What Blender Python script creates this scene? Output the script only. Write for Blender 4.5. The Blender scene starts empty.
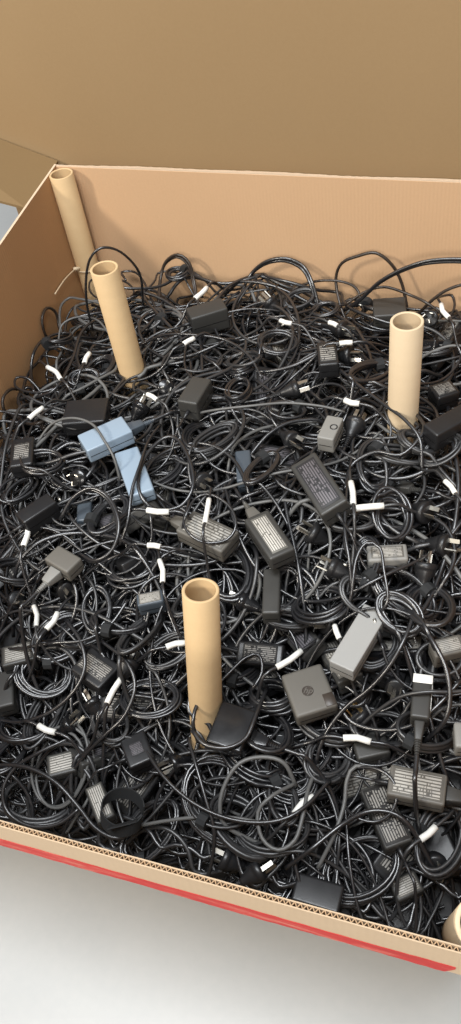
import bpy, bmesh, math, random
import numpy as np
from mathutils import Matrix, Vector

random.seed(11)
rnd = random.random
def U(a, b): return a + (b - a) * random.random()

# ------------------------------------------------------------------ camera
RIM = 0.65                     # height of the box rim above the floor
CAMZ = RIM + 0.727
F_PX = 830.57                  # focal length in pixels of the 461x1024 frame
CX, CY = 230.5, 512.0
R = np.array([[0.94033499, 0.16012623, -0.3002161],
              [0.31662426, -0.73485784, 0.59977748],
              [-0.12457604, -0.65904745, -0.74171239]])   # camera (x right, y down, z forward) to world
CAM = np.array([0.0, 0.0, CAMZ])
scene = bpy.context.scene
cam_data = bpy.data.cameras.new('camera')
cam_data.sensor_fit = 'VERTICAL'
cam_data.sensor_height = 36.0
cam_data.lens = F_PX / 1024.0 * 36.0
cam_data.clip_start = 0.02
cam = bpy.data.objects.new('camera', cam_data)
scene.collection.objects.link(cam)
m4 = Matrix.Identity(4)
for i in range(3):
    m4[i][0] = R[i, 0]; m4[i][1] = -R[i, 1]; m4[i][2] = -R[i, 2]; m4[i][3] = CAM[i]
cam.matrix_world = m4
scene.camera = cam

# ------------------------------------------------------------------ world and lights
scene.view_settings.view_transform = 'Standard'
scene.view_settings.look = 'None'
scene.view_settings.gamma = 1.0
scene.view_settings.use_curve_mapping = False
scene.view_settings.exposure = 0.0
world = bpy.data.worlds.new('hall'); scene.world = world
world.use_nodes = True
bg = world.node_tree.nodes['Background']
bg.inputs[0].default_value = (0.93, 0.96, 1.0, 1)
bg.inputs[1].default_value = 0.25

def area(name, loc, target, sx, sy, power, col):
    ld = bpy.data.lights.new(name, 'AREA'); ld.shape = 'RECTANGLE'
    ld.size = sx; ld.size_y = sy; ld.energy = power; ld.color = col
    o = bpy.data.objects.new(name, ld); scene.collection.objects.link(o)
    o.location = loc
    d = Vector(target) - Vector(loc)
    o.rotation_euler = d.to_track_quat('-Z', 'Y').to_euler()
    return o
area('ceiling_and_fill_lamp', (-2.8, -1.8, 3.3), (-0.4, 0.8, 0.3), 0.45, 0.45, 120, (1.0, 0.92, 0.80))
area('ceiling_and_fill_lamp', (0.7, -3.6, 3.0), (-0.2, 0.5, 0.2), 1.8, 0.5, 105, (1.0, 0.96, 0.90))  # added front fill, brightens the floor under the box lip
area('skylight', (-0.6, -0.3, 5.0), (-0.5, 0.7, 0.3), 3.2, 1.2, 300, (0.94, 0.97, 1.0))

# ------------------------------------------------------------------ projection helpers
def ray(px, py):
    return R @ np.array([px - CX, py - CY, F_PX])
def project(p):
    c = R.T @ (np.asarray(p, float) - CAM)
    return CX + F_PX * c[0] / c[2], CY + F_PX * c[1] / c[2]
def on_z(px, py, z):
    r = ray(px, py); t = (z - CAMZ) / r[2]; return CAM + r * t
def on_y(px, py, y):
    r = ray(px, py); return CAM + r * (y / r[1])
def on_x(px, py, x):
    r = ray(px, py); return CAM + r * (x / r[0])

BX0, BX1, BY0, BY1 = -0.9325, 0.062, 0.192, 1.385     # inner faces of the box at the rim
_LX = ([0.19, 0.95, 1.106, 1.385], [-0.880, -0.885, -0.899, -0.9325])
def left_x(y): return float(np.interp(y, *_LX))
_ys = [0.15, 0.30, 0.42, 0.55, 0.68, 0.80, 1.0, 1.385]
_hs = [1.235, 1.19, 1.13, 1.07, 1.00, 0.96, 0.945, 0.965]
_bump = [(U(3, 9), U(3, 9), U(0, 6.28), U(0.004, 0.009)) for _ in range(9)]
def surf(x, y):
    z = CAMZ - float(np.interp(y, _ys, _hs))
    for a, b, c, m in _bump:
        z += m * math.sin(a * 2.2 * x + b * 2.2 * y + c)
    return z
def on_s(px, py, off=0.0):
    z = 0.4
    for _ in range(14):
        p = on_z(px, py, z)
        y = min(max(p[1], 0.1), 1.4); x = min(max(p[0], -0.93), 0.1)
        z = 0.5 * z + 0.5 * (surf(x, y) + off)
    return on_z(px, py, z)

# ------------------------------------------------------------------ materials
def new_mat(name):
    m = bpy.data.materials.new(name); m.use_nodes = True
    return m, m.node_tree, m.node_tree.nodes['Principled BSDF']
def nn(t, ty, **kw):
    n = t.nodes.new(ty)
    for k, v in kw.items():
        if k in n.inputs: n.inputs[k].default_value = v
        else: setattr(n, k, v)
    return n
def plastic(name, col, rough, spec=0.5, grain=0.0, gscale=900, coat=0.0):
    m, t, b = new_mat(name)
    b.inputs['Base Color'].default_value = (*col, 1)
    b.inputs['Roughness'].default_value = rough
    b.inputs['Specular IOR Level'].default_value = spec
    b.inputs['Coat Weight'].default_value = coat
    tc = nn(t, 'ShaderNodeTexCoord')
    n = nn(t, 'ShaderNodeTexNoise', Scale=gscale / 20, Detail=3.0)
    t.links.new(tc.outputs['Object'], n.inputs['Vector'])
    mr = nn(t, 'ShaderNodeMapRange')
    mr.inputs['To Min'].default_value = max(0.02, rough - 0.08); mr.inputs['To Max'].default_value = min(1, rough + 0.12)
    t.links.new(n.outputs['Fac'], mr.inputs['Value'])
    t.links.new(mr.outputs['Result'], b.inputs['Roughness'])
    if grain:
        g = nn(t, 'ShaderNodeTexNoise', Scale=gscale, Detail=2.0)
        t.links.new(tc.outputs['Object'], g.inputs['Vector'])
        bp = nn(t, 'ShaderNodeBump', Strength=grain, Distance=0.0006)
        t.links.new(g.outputs['Fac'], bp.inputs['Height']); t.links.new(bp.outputs['Normal'], b.inputs['Normal'])
    return m
def metal(name, col, rough):
    m, t, b = new_mat(name)
    b.inputs['Base Color'].default_value = (*col, 1); b.inputs['Metallic'].default_value = 1
    b.inputs['Roughness'].default_value = rough
    return m
def card(name, ca, cb, axis=0, flute=0.25, pitch=150.0, rough=0.75):
    m, t, b = new_mat(name)
    tc = nn(t, 'ShaderNodeTexCoord')
    n1 = nn(t, 'ShaderNodeTexNoise', Scale=3.0, Detail=5.0)
    n2 = nn(t, 'ShaderNodeTexNoise', Scale=220.0, Detail=3.0)
    for n in (n1, n2): t.links.new(tc.outputs['Object'], n.inputs['Vector'])
    sep = nn(t, 'ShaderNodeSeparateXYZ'); t.links.new(tc.outputs['Object'], sep.inputs[0])
    mul = nn(t, 'ShaderNodeMath', operation='MULTIPLY'); mul.inputs[1].default_value = pitch * 6.283
    t.links.new(sep.outputs[axis], mul.inputs[0])
    sn = nn(t, 'ShaderNodeMath', operation='SINE'); t.links.new(mul.outputs[0], sn.inputs[0])
    mx = nn(t, 'ShaderNodeMix', data_type='RGBA')
    mx.inputs['A'].default_value = (*ca, 1); mx.inputs['B'].default_value = (*cb, 1)
    ad = nn(t, 'ShaderNodeMath', operation='MULTIPLY_ADD'); ad.inputs[1].default_value = 0.35
    t.links.new(n2.outputs['Fac'], ad.inputs[0]); 
    ad2 = nn(t, 'ShaderNodeMath', operation='MULTIPLY'); ad2.inputs[1].default_value = 0.65
    t.links.new(n1.outputs['Fac'], ad2.inputs[0]); t.links.new(ad2.outputs[0], ad.inputs[2])
    t.links.new(ad.outputs[0], mx.inputs['Factor'])
    t.links.new(mx.outputs['Result'], b.inputs['Base Color'])
    b.inputs['Roughness'].default_value = rough
    b.inputs['Specular IOR Level'].default_value = 0.3
    bp = nn(t, 'ShaderNodeBump', Strength=flute, Distance=0.0004)
    t.links.new(sn.outputs[0], bp.inputs['Height']); t.links.new(bp.outputs['Normal'], b.inputs['Normal'])
    return m
def print_mat(name, base, ink, rows, amount, rough=0.55):
    """a sticker with rows of fine print: streaks of ink on the base colour, laid out in the sticker's own coordinates"""
    m, t, b = new_mat(name)
    tc = nn(t, 'ShaderNodeTexCoord')
    oi = nn(t, 'ShaderNodeObjectInfo')
    sep = nn(t, 'ShaderNodeSeparateXYZ'); t.links.new(tc.outputs['Generated'], sep.inputs[0])
    def math_(op, a, bb=None):
        n = nn(t, 'ShaderNodeMath', operation=op)
        for i, v in enumerate((a, bb)):
            if v is None: continue
            if isinstance(v, (int, float)): n.inputs[i].default_value = v
            else: t.links.new(v, n.inputs[i])
        return n.outputs[0]
    vr = math_('MULTIPLY', sep.outputs[1], rows)
    row = math_('FLOOR', vr)
    fr = math_('FRACT', vr)
    rowmask = math_('MULTIPLY', math_('GREATER_THAN', fr, 0.25), math_('LESS_THAN', fr, 0.82))
    comb = nn(t, 'ShaderNodeCombineXYZ')
    t.links.new(math_('MULTIPLY', sep.outputs[0], 26.0), comb.inputs[0])
    t.links.new(math_('MULTIPLY', row, 7.31), comb.inputs[1])
    t.links.new(math_('MULTIPLY', oi.outputs['Random'], 57.0), comb.inputs[2])
    n = nn(t, 'ShaderNodeTexNoise', Scale=1.0, Detail=1.0); t.links.new(comb.outputs[0], n.inputs['Vector'])
    comb2 = nn(t, 'ShaderNodeCombineXYZ')
    t.links.new(math_('MULTIPLY', sep.outputs[0], 4.0), comb2.inputs[0]); t.links.new(math_('MULTIPLY', sep.outputs[1], 2.5), comb2.inputs[1])
    t.links.new(math_('MULTIPLY', oi.outputs['Random'], 31.0), comb2.inputs[2])
    n2 = nn(t, 'ShaderNodeTexNoise', Scale=1.0, Detail=0.0); t.links.new(comb2.outputs[0], n2.inputs['Vector'])
    a = math_('GREATER_THAN', math_('ADD', n.outputs['Fac'], math_('MULTIPLY', n2.outputs['Fac'], 0.5)), 1.02 - amount * 0.5)
    inset = math_('MULTIPLY', math_('MULTIPLY', math_('GREATER_THAN', sep.outputs[0], 0.05), math_('LESS_THAN', sep.outputs[0], 0.95)),
                  math_('MULTIPLY', math_('GREATER_THAN', sep.outputs[1], 0.07), math_('LESS_THAN', sep.outputs[1], 0.93)))
    fac = math_('MULTIPLY', math_('MULTIPLY', a, rowmask), inset)
    mx = nn(t, 'ShaderNodeMix', data_type='RGBA')
    mx.inputs['A'].default_value = (*base, 1); mx.inputs['B'].default_value = (*ink, 1)
    t.links.new(fac, mx.inputs['Factor']); t.links.new(mx.outputs['Result'], b.inputs['Base Color'])
    b.inputs['Roughness'].default_value = rough; b.inputs['Specular IOR Level'].default_value = 0.3
    return m

M = {}
M['cord'] = plastic('black_cord_rubber', (0.014, 0.014, 0.0155), 0.30, 1.0, gscale=400)
M['cord_soft'] = plastic('matt_black_cord', (0.022, 0.022, 0.023), 0.40, 0.9, gscale=400)
M['cord_grey'] = plastic('dark_grey_cord', (0.10, 0.10, 0.097), 0.45, 0.6, gscale=400)
M['cord_brown'] = plastic('brown_black_cord', (0.03, 0.022, 0.017), 0.35, 0.5, gscale=400)
M['black'] = plastic('black_plastic', (0.013, 0.013, 0.014), 0.36, 0.5, 0.15)
M['gloss'] = plastic('glossy_black_plastic', (0.010, 0.010, 0.011), 0.2, 0.5)
M['charcoal'] = plastic('charcoal_plastic', (0.04, 0.039, 0.036), 0.45, 0.5, 0.2)
M['grey'] = plastic('warm_grey_plastic', (0.115, 0.107, 0.093), 0.5, 0.5, 0.2)
M['mid'] = plastic('mid_grey_plastic', (0.21, 0.205, 0.19), 0.5, 0.5, 0.2)
M['silver'] = plastic('silver_grey_plastic', (0.30, 0.30, 0.29), 0.4, 0.5, 0.4, 1500)
M['blue'] = plastic('pale_blue_sky_reflection', (0.25, 0.32, 0.395), 0.3, 0.5)  # bluish skylight reflected by the housing, put into its base colour
M['bluegrey'] = plastic('blue_grey_plastic_and_reflection', (0.06, 0.075, 0.092), 0.4, 0.5)  # the ribbed connector's blue reflection is put into this colour
M['velcro'] = plastic('black_hook_tape', (0.02, 0.021, 0.022), 0.75, 0.3, 0.5)
M['tag'] = plastic('white_paper_tag', (0.80, 0.79, 0.74), 0.5, 0.4)
M['steel'] = metal('pin_nickel', (0.5, 0.48, 0.43), 0.42)
M['brass'] = metal('pin_brass', (0.62, 0.45, 0.22), 0.3)
M['tie'] = plastic('natural_nylon', (0.62, 0.5, 0.34), 0.4)
M['sticker_dark'] = print_mat('dark_rating_sticker', (0.025, 0.024, 0.023), (0.28, 0.265, 0.24), 9, 0.78)
M['sticker_grey'] = print_mat('grey_rating_sticker', (0.115, 0.108, 0.095), (0.40, 0.385, 0.35), 8, 0.86)
M['sticker_pale'] = print_mat('pale_rating_sticker', (0.13, 0.125, 0.11), (0.50, 0.475, 0.43), 7, 0.98)
M['sticker_faint'] = print_mat('faint_rating_print', (0.03, 0.03, 0.032), (0.13, 0.12, 0.13), 8, 0.8)
M['tag_print'] = print_mat('white_tag_print', (0.82, 0.81, 0.77), (0.2, 0.2, 0.2), 2, 0.5, 0.5)
M['logo'] = plastic('dark_logo_ink', (0.045, 0.035, 0.028), 0.45)
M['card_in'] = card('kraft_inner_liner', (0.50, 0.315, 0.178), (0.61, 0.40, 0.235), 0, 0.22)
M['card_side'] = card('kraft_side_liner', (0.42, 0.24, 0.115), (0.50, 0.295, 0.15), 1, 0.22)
M['card_out'] = card('kraft_outer_liner', (0.43, 0.315, 0.205), (0.51, 0.385, 0.26), 0, 0.1)
M['card_far'] = card('yellow_kraft_board', (0.262, 0.170, 0.083), (0.312, 0.208, 0.106), 0, 0.05)
M['card_flap'] = card('shade_toned_kraft_board', (0.17, 0.108, 0.047), (0.21, 0.135, 0.062), 1, 0.05)  # the shade on the flap is put into this darker colour
M['card_edge'] = card('torn_board_edge', (0.56, 0.42, 0.29), (0.66, 0.52, 0.38), 2, 0.1)
M['flute'] = card('corrugated_medium', (0.33, 0.21, 0.12), (0.42, 0.28, 0.16), 2, 0.0)
M['tube'] = card('spiral_wound_kraft', (0.50, 0.345, 0.18), (0.59, 0.425, 0.24), 2, 0.12, 40)
M['tube_pale'] = card('pale_wound_kraft', (0.54, 0.415, 0.265), (0.62, 0.49, 0.33), 2, 0.08, 40)

def red_mat():
    m, t, b = new_mat('worn_red_tape')
    tc = nn(t, 'ShaderNodeTexCoord')
    mp = nn(t, 'ShaderNodeMapping'); mp.inputs['Scale'].default_value = (14, 60, 120)
    t.links.new(tc.outputs['Object'], mp.inputs['Vector'])
    n = nn(t, 'ShaderNodeTexNoise', Scale=1.0, Detail=6.0, Roughness=0.7); t.links.new(mp.outputs[0], n.inputs['Vector'])
    cr = nn(t, 'ShaderNodeValToRGB')
    cr.color_ramp.elements[0].position = 0.25; cr.color_ramp.elements[0].color = (0.30, 0.010, 0.008, 1)
    cr.color_ramp.elements[1].position = 0.66; cr.color_ramp.elements[1].color = (0.52, 0.16, 0.11, 1)
    e = cr.color_ramp.elements.new(0.52); e.color = (0.46, 0.022, 0.016, 1)
    t.links.new(n.outputs['Fac'], cr.inputs['Fac']); t.links.new(cr.outputs['Color'], b.inputs['Base Color'])
    b.inputs['Roughness'].default_value = 0.5; b.inputs['Specular IOR Level'].default_value = 0.25
    return m
M['red'] = red_mat()
def floor_mat():
    m, t, b = new_mat('pale_sealed_concrete')
    tc = nn(t, 'ShaderNodeTexCoord')
    n1 = nn(t, 'ShaderNodeTexNoise', Scale=5.0, Detail=6.0, Roughness=0.6)
    n2 = nn(t, 'ShaderNodeTexNoise', Scale=70.0, Detail=4.0)
    for n in (n1, n2): t.links.new(tc.outputs['Object'], n.inputs['Vector'])
    mx = nn(t, 'ShaderNodeMix', data_type='RGBA')
    mx.inputs['A'].default_value = (0.31, 0.325, 0.332, 1); mx.inputs['B'].default_value = (0.42, 0.423, 0.415, 1)
    ad = nn(t, 'ShaderNodeMath', operation='MULTIPLY_ADD'); ad.inputs[1].default_value = 0.3
    t.links.new(n2.outputs['Fac'], ad.inputs[0])
    a2 = nn(t, 'ShaderNodeMath', operation='MULTIPLY'); a2.inputs[1].default_value = 0.7
    t.links.new(n1.outputs['Fac'], a2.inputs[0]); t.links.new(a2.outputs[0], ad.inputs[2])
    t.links.new(ad.outputs[0], mx.inputs['Factor']); t.links.new(mx.outputs['Result'], b.inputs['Base Color'])
    b.inputs['Roughness'].default_value = 0.38
    return m
M['floor'] = floor_mat()

# ------------------------------------------------------------------ mesh helpers
COL = scene.collection
def link(name, mesh, parent=None, loc=None):
    o = bpy.data.objects.new(name, mesh); COL.objects.link(o)
    if loc is not None: o.location = loc
    if parent is not None: o.parent = parent
    return o
def empty(name, mat=None, loc=None):
    o = bpy.data.objects.new(name, None); COL.objects.link(o)
    o.empty_display_size = 0.02
    if mat is not None: o.matrix_world = mat
    if loc is not None: o.location = loc
    return o
def tag(o, label, cat, group=None, kind=None):
    if label: o['label'] = label
    if cat: o['category'] = cat
    if group: o['group'] = group
    if kind: o['kind'] = kind
    return o
class MB:
    def __init__(s): s.v = []; s.f = []; s.m = []; s.n = 0
    def add(s, v, f, mi=0):
        s.v.append(np.asarray(v, float)); s.f += [[i + s.n for i in q] for q in f]; s.m += [mi] * len(f); s.n += len(v)
    def mesh(s, name, mats, inv=None, smooth=True):
        v = np.concatenate(s.v)
        if inv is not None:
            a = np.array(inv); v = v @ a[:3, :3].T + a[:3, 3]
        me = bpy.data.meshes.new(name)
        me.from_pydata(v.tolist(), [], s.f)
        for mt in (mats if isinstance(mats, (list, tuple)) else [mats]): me.materials.append(mt)
        me.polygons.foreach_set('material_index', s.m)
        if smooth: me.polygons.foreach_set('use_smooth', [True] * len(s.f))
        me.update()
        return me
def spline(pts, step=0.006, closed=False):
    p = np.asarray(pts, float)
    if closed: p = np.vstack([p[-1], p, p[0], p[1]])
    else: p = np.vstack([2 * p[0] - p[1], p, 2 * p[-1] - p[-2]])
    out = []
    for i in range(1, len(p) - 2):
        a, b, c, d = p[i - 1:i + 3]
        n = max(2, int(np.linalg.norm(c - b) / step))
        t = np.linspace(0, 1, n, endpoint=False)[:, None]
        out.append(0.5 * ((2 * b) + (-a + c) * t + (2 * a - 5 * b + 4 * c - d) * t * t + (-a + 3 * b - 3 * c + d) * t ** 3))
    out.append(p[-2][None])
    return np.concatenate(out)
def frames(path):
    t = np.gradient(path, axis=0); t /= (np.linalg.norm(t, axis=1)[:, None] + 1e-12)
    n = np.empty_like(t)
    ref = np.array([0, 0, 1.0]) if abs(t[0][2]) < 0.9 else np.array([1.0, 0, 0])
    k = np.cross(t[0], ref); k /= np.linalg.norm(k)
    for i in range(len(t)):
        k = k - t[i] * np.dot(k, t[i]); l = np.linalg.norm(k)
        k = k / l if l > 1e-9 else np.array([1.0, 0, 0])
        n[i] = k
    return t, n, np.cross(t, n)
def tube(mb, path, r, sides=6, mi=0, caps=True):
    path = np.asarray(path, float); t, n, b = frames(path)
    rr = np.broadcast_to(np.asarray(r, float), (len(path),))
    a = np.linspace(0, 2 * math.pi, sides, endpoint=False)
    v = path[:, None, :] + rr[:, None, None] * (np.cos(a)[None, :, None] * n[:, None, :] + np.sin(a)[None, :, None] * b[:, None, :])
    v = v.reshape(-1, 3); N = len(path); f = []
    for i in range(N - 1):
        for j in range(sides):
            k = (j + 1) % sides
            f.append([i * sides + j, i * sides + k, (i + 1) * sides + k, (i + 1) * sides + j])
    if caps:
        f.append(list(range(sides))[::-1]); f.append([(N - 1) * sides + j for j in range(sides)])
    mb.add(v, f, mi)
_rb = {}
def rbox(L, W, T, r=0.003, mat=None, seg=2, taper=0.0, z0=0.0, key=None):
    """rounded box, centred in x and y, bottom at z0; taper narrows the +x end"""
    k = (round(L, 4), round(W, 4), round(T, 4), r, mat.name, taper, z0)
    if k in _rb: return _rb[k]
    bm = bmesh.new(); bmesh.ops.create_cube(bm, size=1.0)
    for v in bm.verts:
        s = 1.0 - taper if v.co.x > 0 else 1.0
        v.co = Vector((v.co.x * L, v.co.y * W * s, (v.co.z * (T * s) + T / 2 + z0)))
    bmesh.ops.bevel(bm, geom=bm.edges[:], offset=r, segments=seg, profile=0.6, affect='EDGES')
    me = bpy.data.meshes.new('rounded_box'); bm.to_mesh(me); bm.free()
    me.materials.append(mat)
    me.polygons.foreach_set('use_smooth', [True] * len(me.polygons))
    me.update()
    _rb[k] = me
    return me
def lathe(mb, prof, sides=20, mi=0, mat=None):
    """profile of (r, z); open surface of revolution about z, optionally moved by a 4x4"""
    a = np.linspace(0, 2 * math.pi, sides, endpoint=False)
    v = np.array([[r * math.cos(t), r * math.sin(t), z] for r, z in prof for t in a])
    if mat is not None:
        mm = np.array(mat); v = v @ mm[:3, :3].T + mm[:3, 3]
    f = []
    for i in range(len(prof) - 1):
        for j in range(sides):
            k = (j + 1) % sides
            f.append([i * sides + j, i * sides + k, (i + 1) * sides + k, (i + 1) * sides + j])
    mb.add(v, f, mi)
def box(mb, x0, x1, y0, y1, z0, z1, mi=0):
    v = [(x, y, z) for z in (z0, z1) for y in (y0, y1) for x in (x0, x1)]
    mb.add(v, [[0, 2, 3, 1], [4, 5, 7, 6], [0, 1, 5, 4], [2, 6, 7, 3], [1, 3, 7, 5], [0, 4, 6, 2]], mi)
def prism(mb, poly, off, mi=0):
    """extrude a planar polygon of 3-D points by the vector off"""
    p = np.asarray(poly, float); n = len(p)
    v = np.vstack([p, p + np.asarray(off, float)])
    f = [list(range(n))[::-1], [n + i for i in range(n)]] + [[i, (i + 1) % n, n + (i + 1) % n, n + i] for i in range(n)]
    mb.add(v, f, mi)

# ------------------------------------------------------------------ setting: floor
mb = MB(); box(mb, -6, 4, -4, 6, -0.05, 0.0)
tag(link('floor', mb.mesh('floor', M['floor'], smooth=False)), 'pale sealed concrete floor around the cardboard box', 'floor', kind='structure')

# ------------------------------------------------------------------ the pallet box
TH = 0.0046
crate = empty('cardboard_box', loc=(-0.42, 0.79, 0))
tag(crate, 'large open cardboard pallet box filled with black power adapters and cords', 'box')
cinv = Matrix.Translation((0.42, -0.79, 0))
def cpart(name, mb, mats, parent=crate, smooth=False):
    return link(name, mb.mesh(name, mats, inv=cinv, smooth=smooth), parent)
FX0 = left_x(0.19)               # left end of the front wall
YF_BOT = 0.345                  # the front wall is pushed out at the crease and runs back in towards the floor
CREASE = 0.030
def edge_wave(pa, pb, depth_vec, thick_vec, pitch, amp, t=0.00042):
    """corrugated medium between two liners: a sine sheet with thickness running along pa-pb, hanging down by depth_vec"""
    mbw = MB()
    pa = np.asarray(pa, float); pb = np.asarray(pb, float); L = np.linalg.norm(pb - pa)
    n = int(L / pitch * 8); s = np.linspace(0, 1, n)
    ph = s * L / pitch * 2 * math.pi
    al = (pb - pa) / L
    c = pa + (pb - pa) * s[:, None] + np.asarray(thick_vec) * (np.sin(ph) * amp)[:, None]
    tg = np.gradient(c, axis=0); tg /= np.linalg.norm(tg, axis=1)[:, None]
    nr = np.cross(tg, (0, 0, 1.0)) * t
    v = np.vstack([c - nr, c + nr, c - nr + np.asarray(depth_vec), c + nr + np.asarray(depth_vec)])
    f = []
    for i in range(n - 1):
        f += [[i, i + 1, n + i + 1, n + i], [2 * n + i, 2 * n + i + 1, i + 1, i], [n + i, n + i + 1, 3 * n + i + 1, 3 * n + i]]
    mbw.add(v, f); return mbw
def fskew(x): return 0.033 * (x + 0.101)
def front_profile(y_in, wob=0.0):
    return [(y_in, RIM), (y_in - 0.004, RIM - CREASE - 0.014), (YF_BOT, 0.004)]
# front panel: inner liner, outer liner, fluted core
def panel_sheets(name, prof, x0, x1, mat, n=40, jag=0.0, sk=None):
    """thin sheet following a (y, z) profile along x with a slightly uneven top edge"""
    mbp = MB(); xs = np.linspace(x0, x1, n); v = []; K = len(prof); t = 0.0011
    top = [jag * (0.6 * math.sin(9.1 * x + 1) + 0.5 * math.sin(23 * x) + U(-0.35, 0.35)) for x in xs]
    for i, x in enumerate(xs):
        for k, (y, z) in enumerate(prof):
            zz = z + (top[i] if k == 0 else 0)
            y += sk(x) if sk else 0.0
            v.append((x, y - t / 2, zz)); v.append((x, y + t / 2, zz))
    f = []
    W = 2 * K
    for i in range(n - 1):
        a = i * W; b = (i + 1) * W
        for k in range(K - 1):
            f.append([a + 2 * k, b + 2 * k, b + 2 * k + 2, a + 2 * k + 2])
            f.append([a + 2 * k + 3, b + 2 * k + 3, b + 2 * k + 1, a + 2 * k + 1])
        f.append([a, a + 1, b + 1, b])
        f.append([a + W - 2, b + W - 2, b + W - 1, a + W - 1])
    for a, s in ((0, 1), ((n - 1) * W, -1)):
        for k in range(K - 1):
            q = [a + 2 * k, a + 2 * k + 2, a + 2 * k + 3, a + 2 * k + 1]
            f.append(q if s > 0 else q[::-1])
    mbp.add(v, f); return mbp
fp = link('front_panel', panel_sheets('front_panel', [(y - TH, z) for y, z in front_profile(BY0)], FX0 - TH, BX1 + TH, M['card_out'], 90, 0.0009, fskew).mesh('front_panel', M['card_out'], inv=cinv, smooth=False), crate)
fp['label'] = 'front wall of the box with its cut edge showing the flutes'
cpart('inner_liner', panel_sheets('inner_liner', front_profile(BY0), FX0, BX1, M['card_out'], 90, 0.0014, fskew), M['card_out'], fp)
cpart('corrugated_core', edge_wave((FX0, BY0 - TH / 2 + fskew(FX0), RIM - 0.0003), (BX1, BY0 - TH / 2 + fskew(BX1), RIM - 0.0003), (0, 0, -0.04), (0, 1, 0), 0.0050, TH / 2 - 0.0008), M['flute'], fp, False)
# red tape along the crease of the outer face, its lower edge ragged
mbr = MB(); n = 120; xs = np.linspace(FX0 + 0.01, 0.0285, n); v = []
for i, x in enumerate(xs):
    e = min(1.0, (xs[-1] - x) / 0.012); s = math.sqrt(max(0.0, 1 - (1 - e) ** 2))
    zt = RIM - CREASE + 0.0005 * math.sin(31 * x) + 0.0004 * U(-1, 1)
    zb = RIM - CREASE - 0.0135 - 0.0012 * abs(math.sin(17 * x + 1)) - 0.0010 * U(0, 1)
    zb = zt - (zt - zb) * (0.25 + 0.75 * s)
    for z in (zt, zb):
        y = BY0 - TH + fskew(x) - 0.004 * (RIM - z) / (CREASE + 0.014) - 0.0011
        v.append((x, y, z)); v.append((x, y + 0.0004, z))
f = []
for i in range(n - 1):
    a, b = 4 * i, 4 * i + 4
    f += [[a, a + 2, b + 2, b], [a, b, b + 1, a + 1], [a + 2, a + 3, b + 3, b + 2]]
mbr.add(v, f)
o = cpart('red_tape', mbr, M['red'], fp); o['label'] = 'worn red tape strip along the front wall'
# back panel
mbk = MB(); box(mbk, BX0, BX1, BY1, BY1 + TH, 0.004, RIM - 0.002)
bk = cpart('back_panel', mbk, M['card_in'])
cpart('torn_edge', panel_sheets('torn_edge', [(BY1 + 0.0012, RIM + 0.0008), (BY1 + 0.0012, RIM - 0.0035)], BX0, BX1, None, 160, 0.0012), M['card_edge'], bk)
cpart('torn_edge', panel_sheets('torn_edge', [(BY1 + TH - 0.001, RIM + 0.0016), (BY1 + TH - 0.001, RIM - 0.003)], BX0, BX1, None, 160, 0.0014), M['card_edge'], bk)
# side panels: their front edge follows the bent front wall; the left one is bowed in a little
mbs = MB(); y = BY0 + fskew(BX1)
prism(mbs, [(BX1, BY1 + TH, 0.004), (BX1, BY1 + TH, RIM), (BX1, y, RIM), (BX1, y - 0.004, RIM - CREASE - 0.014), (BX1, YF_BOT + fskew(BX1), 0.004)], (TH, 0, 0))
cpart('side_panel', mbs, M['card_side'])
mbs = MB(); mbe = MB()
yl = [BY0 + fskew(FX0), YF_BOT + fskew(FX0), 0.60, 0.95, 1.03, 1.106, 1.25, BY1 + TH]
for a, b in zip(yl[:-1], yl[1:]):
    za = 0.004 if a > 0.25 else RIM - CREASE - 0.014; zb = 0.004
    xa, xb = left_x(a), left_x(b)
    v = [(xa, a, za), (xb, b, zb), (xb, b, RIM), (xa, a, RIM), (xa - TH, a, za), (xb - TH, b, zb), (xb - TH, b, RIM), (xa - TH, a, RIM)]
    mbs.add(v, [[0, 1, 2, 3], [7, 6, 5, 4], [3, 2, 6, 7], [0, 4, 5, 1]])
    mbe.add([(xa, a, RIM + 0.0008), (xb, b, RIM + 0.0008), (xb - TH, b, RIM + 0.0008), (xa - TH, a, RIM + 0.0008)], [[0, 1, 2, 3]])
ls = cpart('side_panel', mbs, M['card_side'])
cpart('cut_edge', mbe, M['card_edge'], ls)
mbb = MB(); box(mbb, BX0, BX1, YF_BOT, BY1, 0.004, 0.010); cpart('bottom_panel', mbb, M['card_in'])
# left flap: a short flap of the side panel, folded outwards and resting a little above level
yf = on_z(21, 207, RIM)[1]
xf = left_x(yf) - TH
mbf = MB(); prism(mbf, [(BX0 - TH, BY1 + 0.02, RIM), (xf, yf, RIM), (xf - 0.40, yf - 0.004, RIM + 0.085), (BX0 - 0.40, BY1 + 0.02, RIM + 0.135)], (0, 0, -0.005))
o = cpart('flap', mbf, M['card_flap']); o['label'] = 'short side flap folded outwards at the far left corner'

# the box behind
nb = empty('cardboard_box', loc=(-0.45, 1.45, 0))
tag(nb, 'taller plain brown cardboard box standing directly behind the filled one', 'box')
ninv = Matrix.Translation((0.45, -1.45, 0))
NX0, NX1, NY0, NY1, NH = -1.085, 0.75, 1.42, 2.3, 1.25
for (a, b, c, d, nm) in ((NX0, NX1, NY0, NY0 + TH, 'front_panel'), (NX0, NX1, NY1 - TH, NY1, 'back_panel'), (NX0, NX0 + TH, NY0 + TH, NY1 - TH, 'side_panel'), (NX1 - TH, NX1, NY0 + TH, NY1 - TH, 'side_panel')):
    mbn = MB(); box(mbn, a, b, c, d, 0.0, NH)
    link(nm, mbn.mesh(nm, M['card_far'], inv=ninv, smooth=False), nb)
mbn = MB(); box(mbn, NX0 + TH, NX1 - TH, NY0 + TH, NY1 - TH, 0.002, 0.008)
link('bottom_panel', mbn.mesh('bottom_panel', M['card_far'], inv=ninv, smooth=False), nb)

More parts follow.
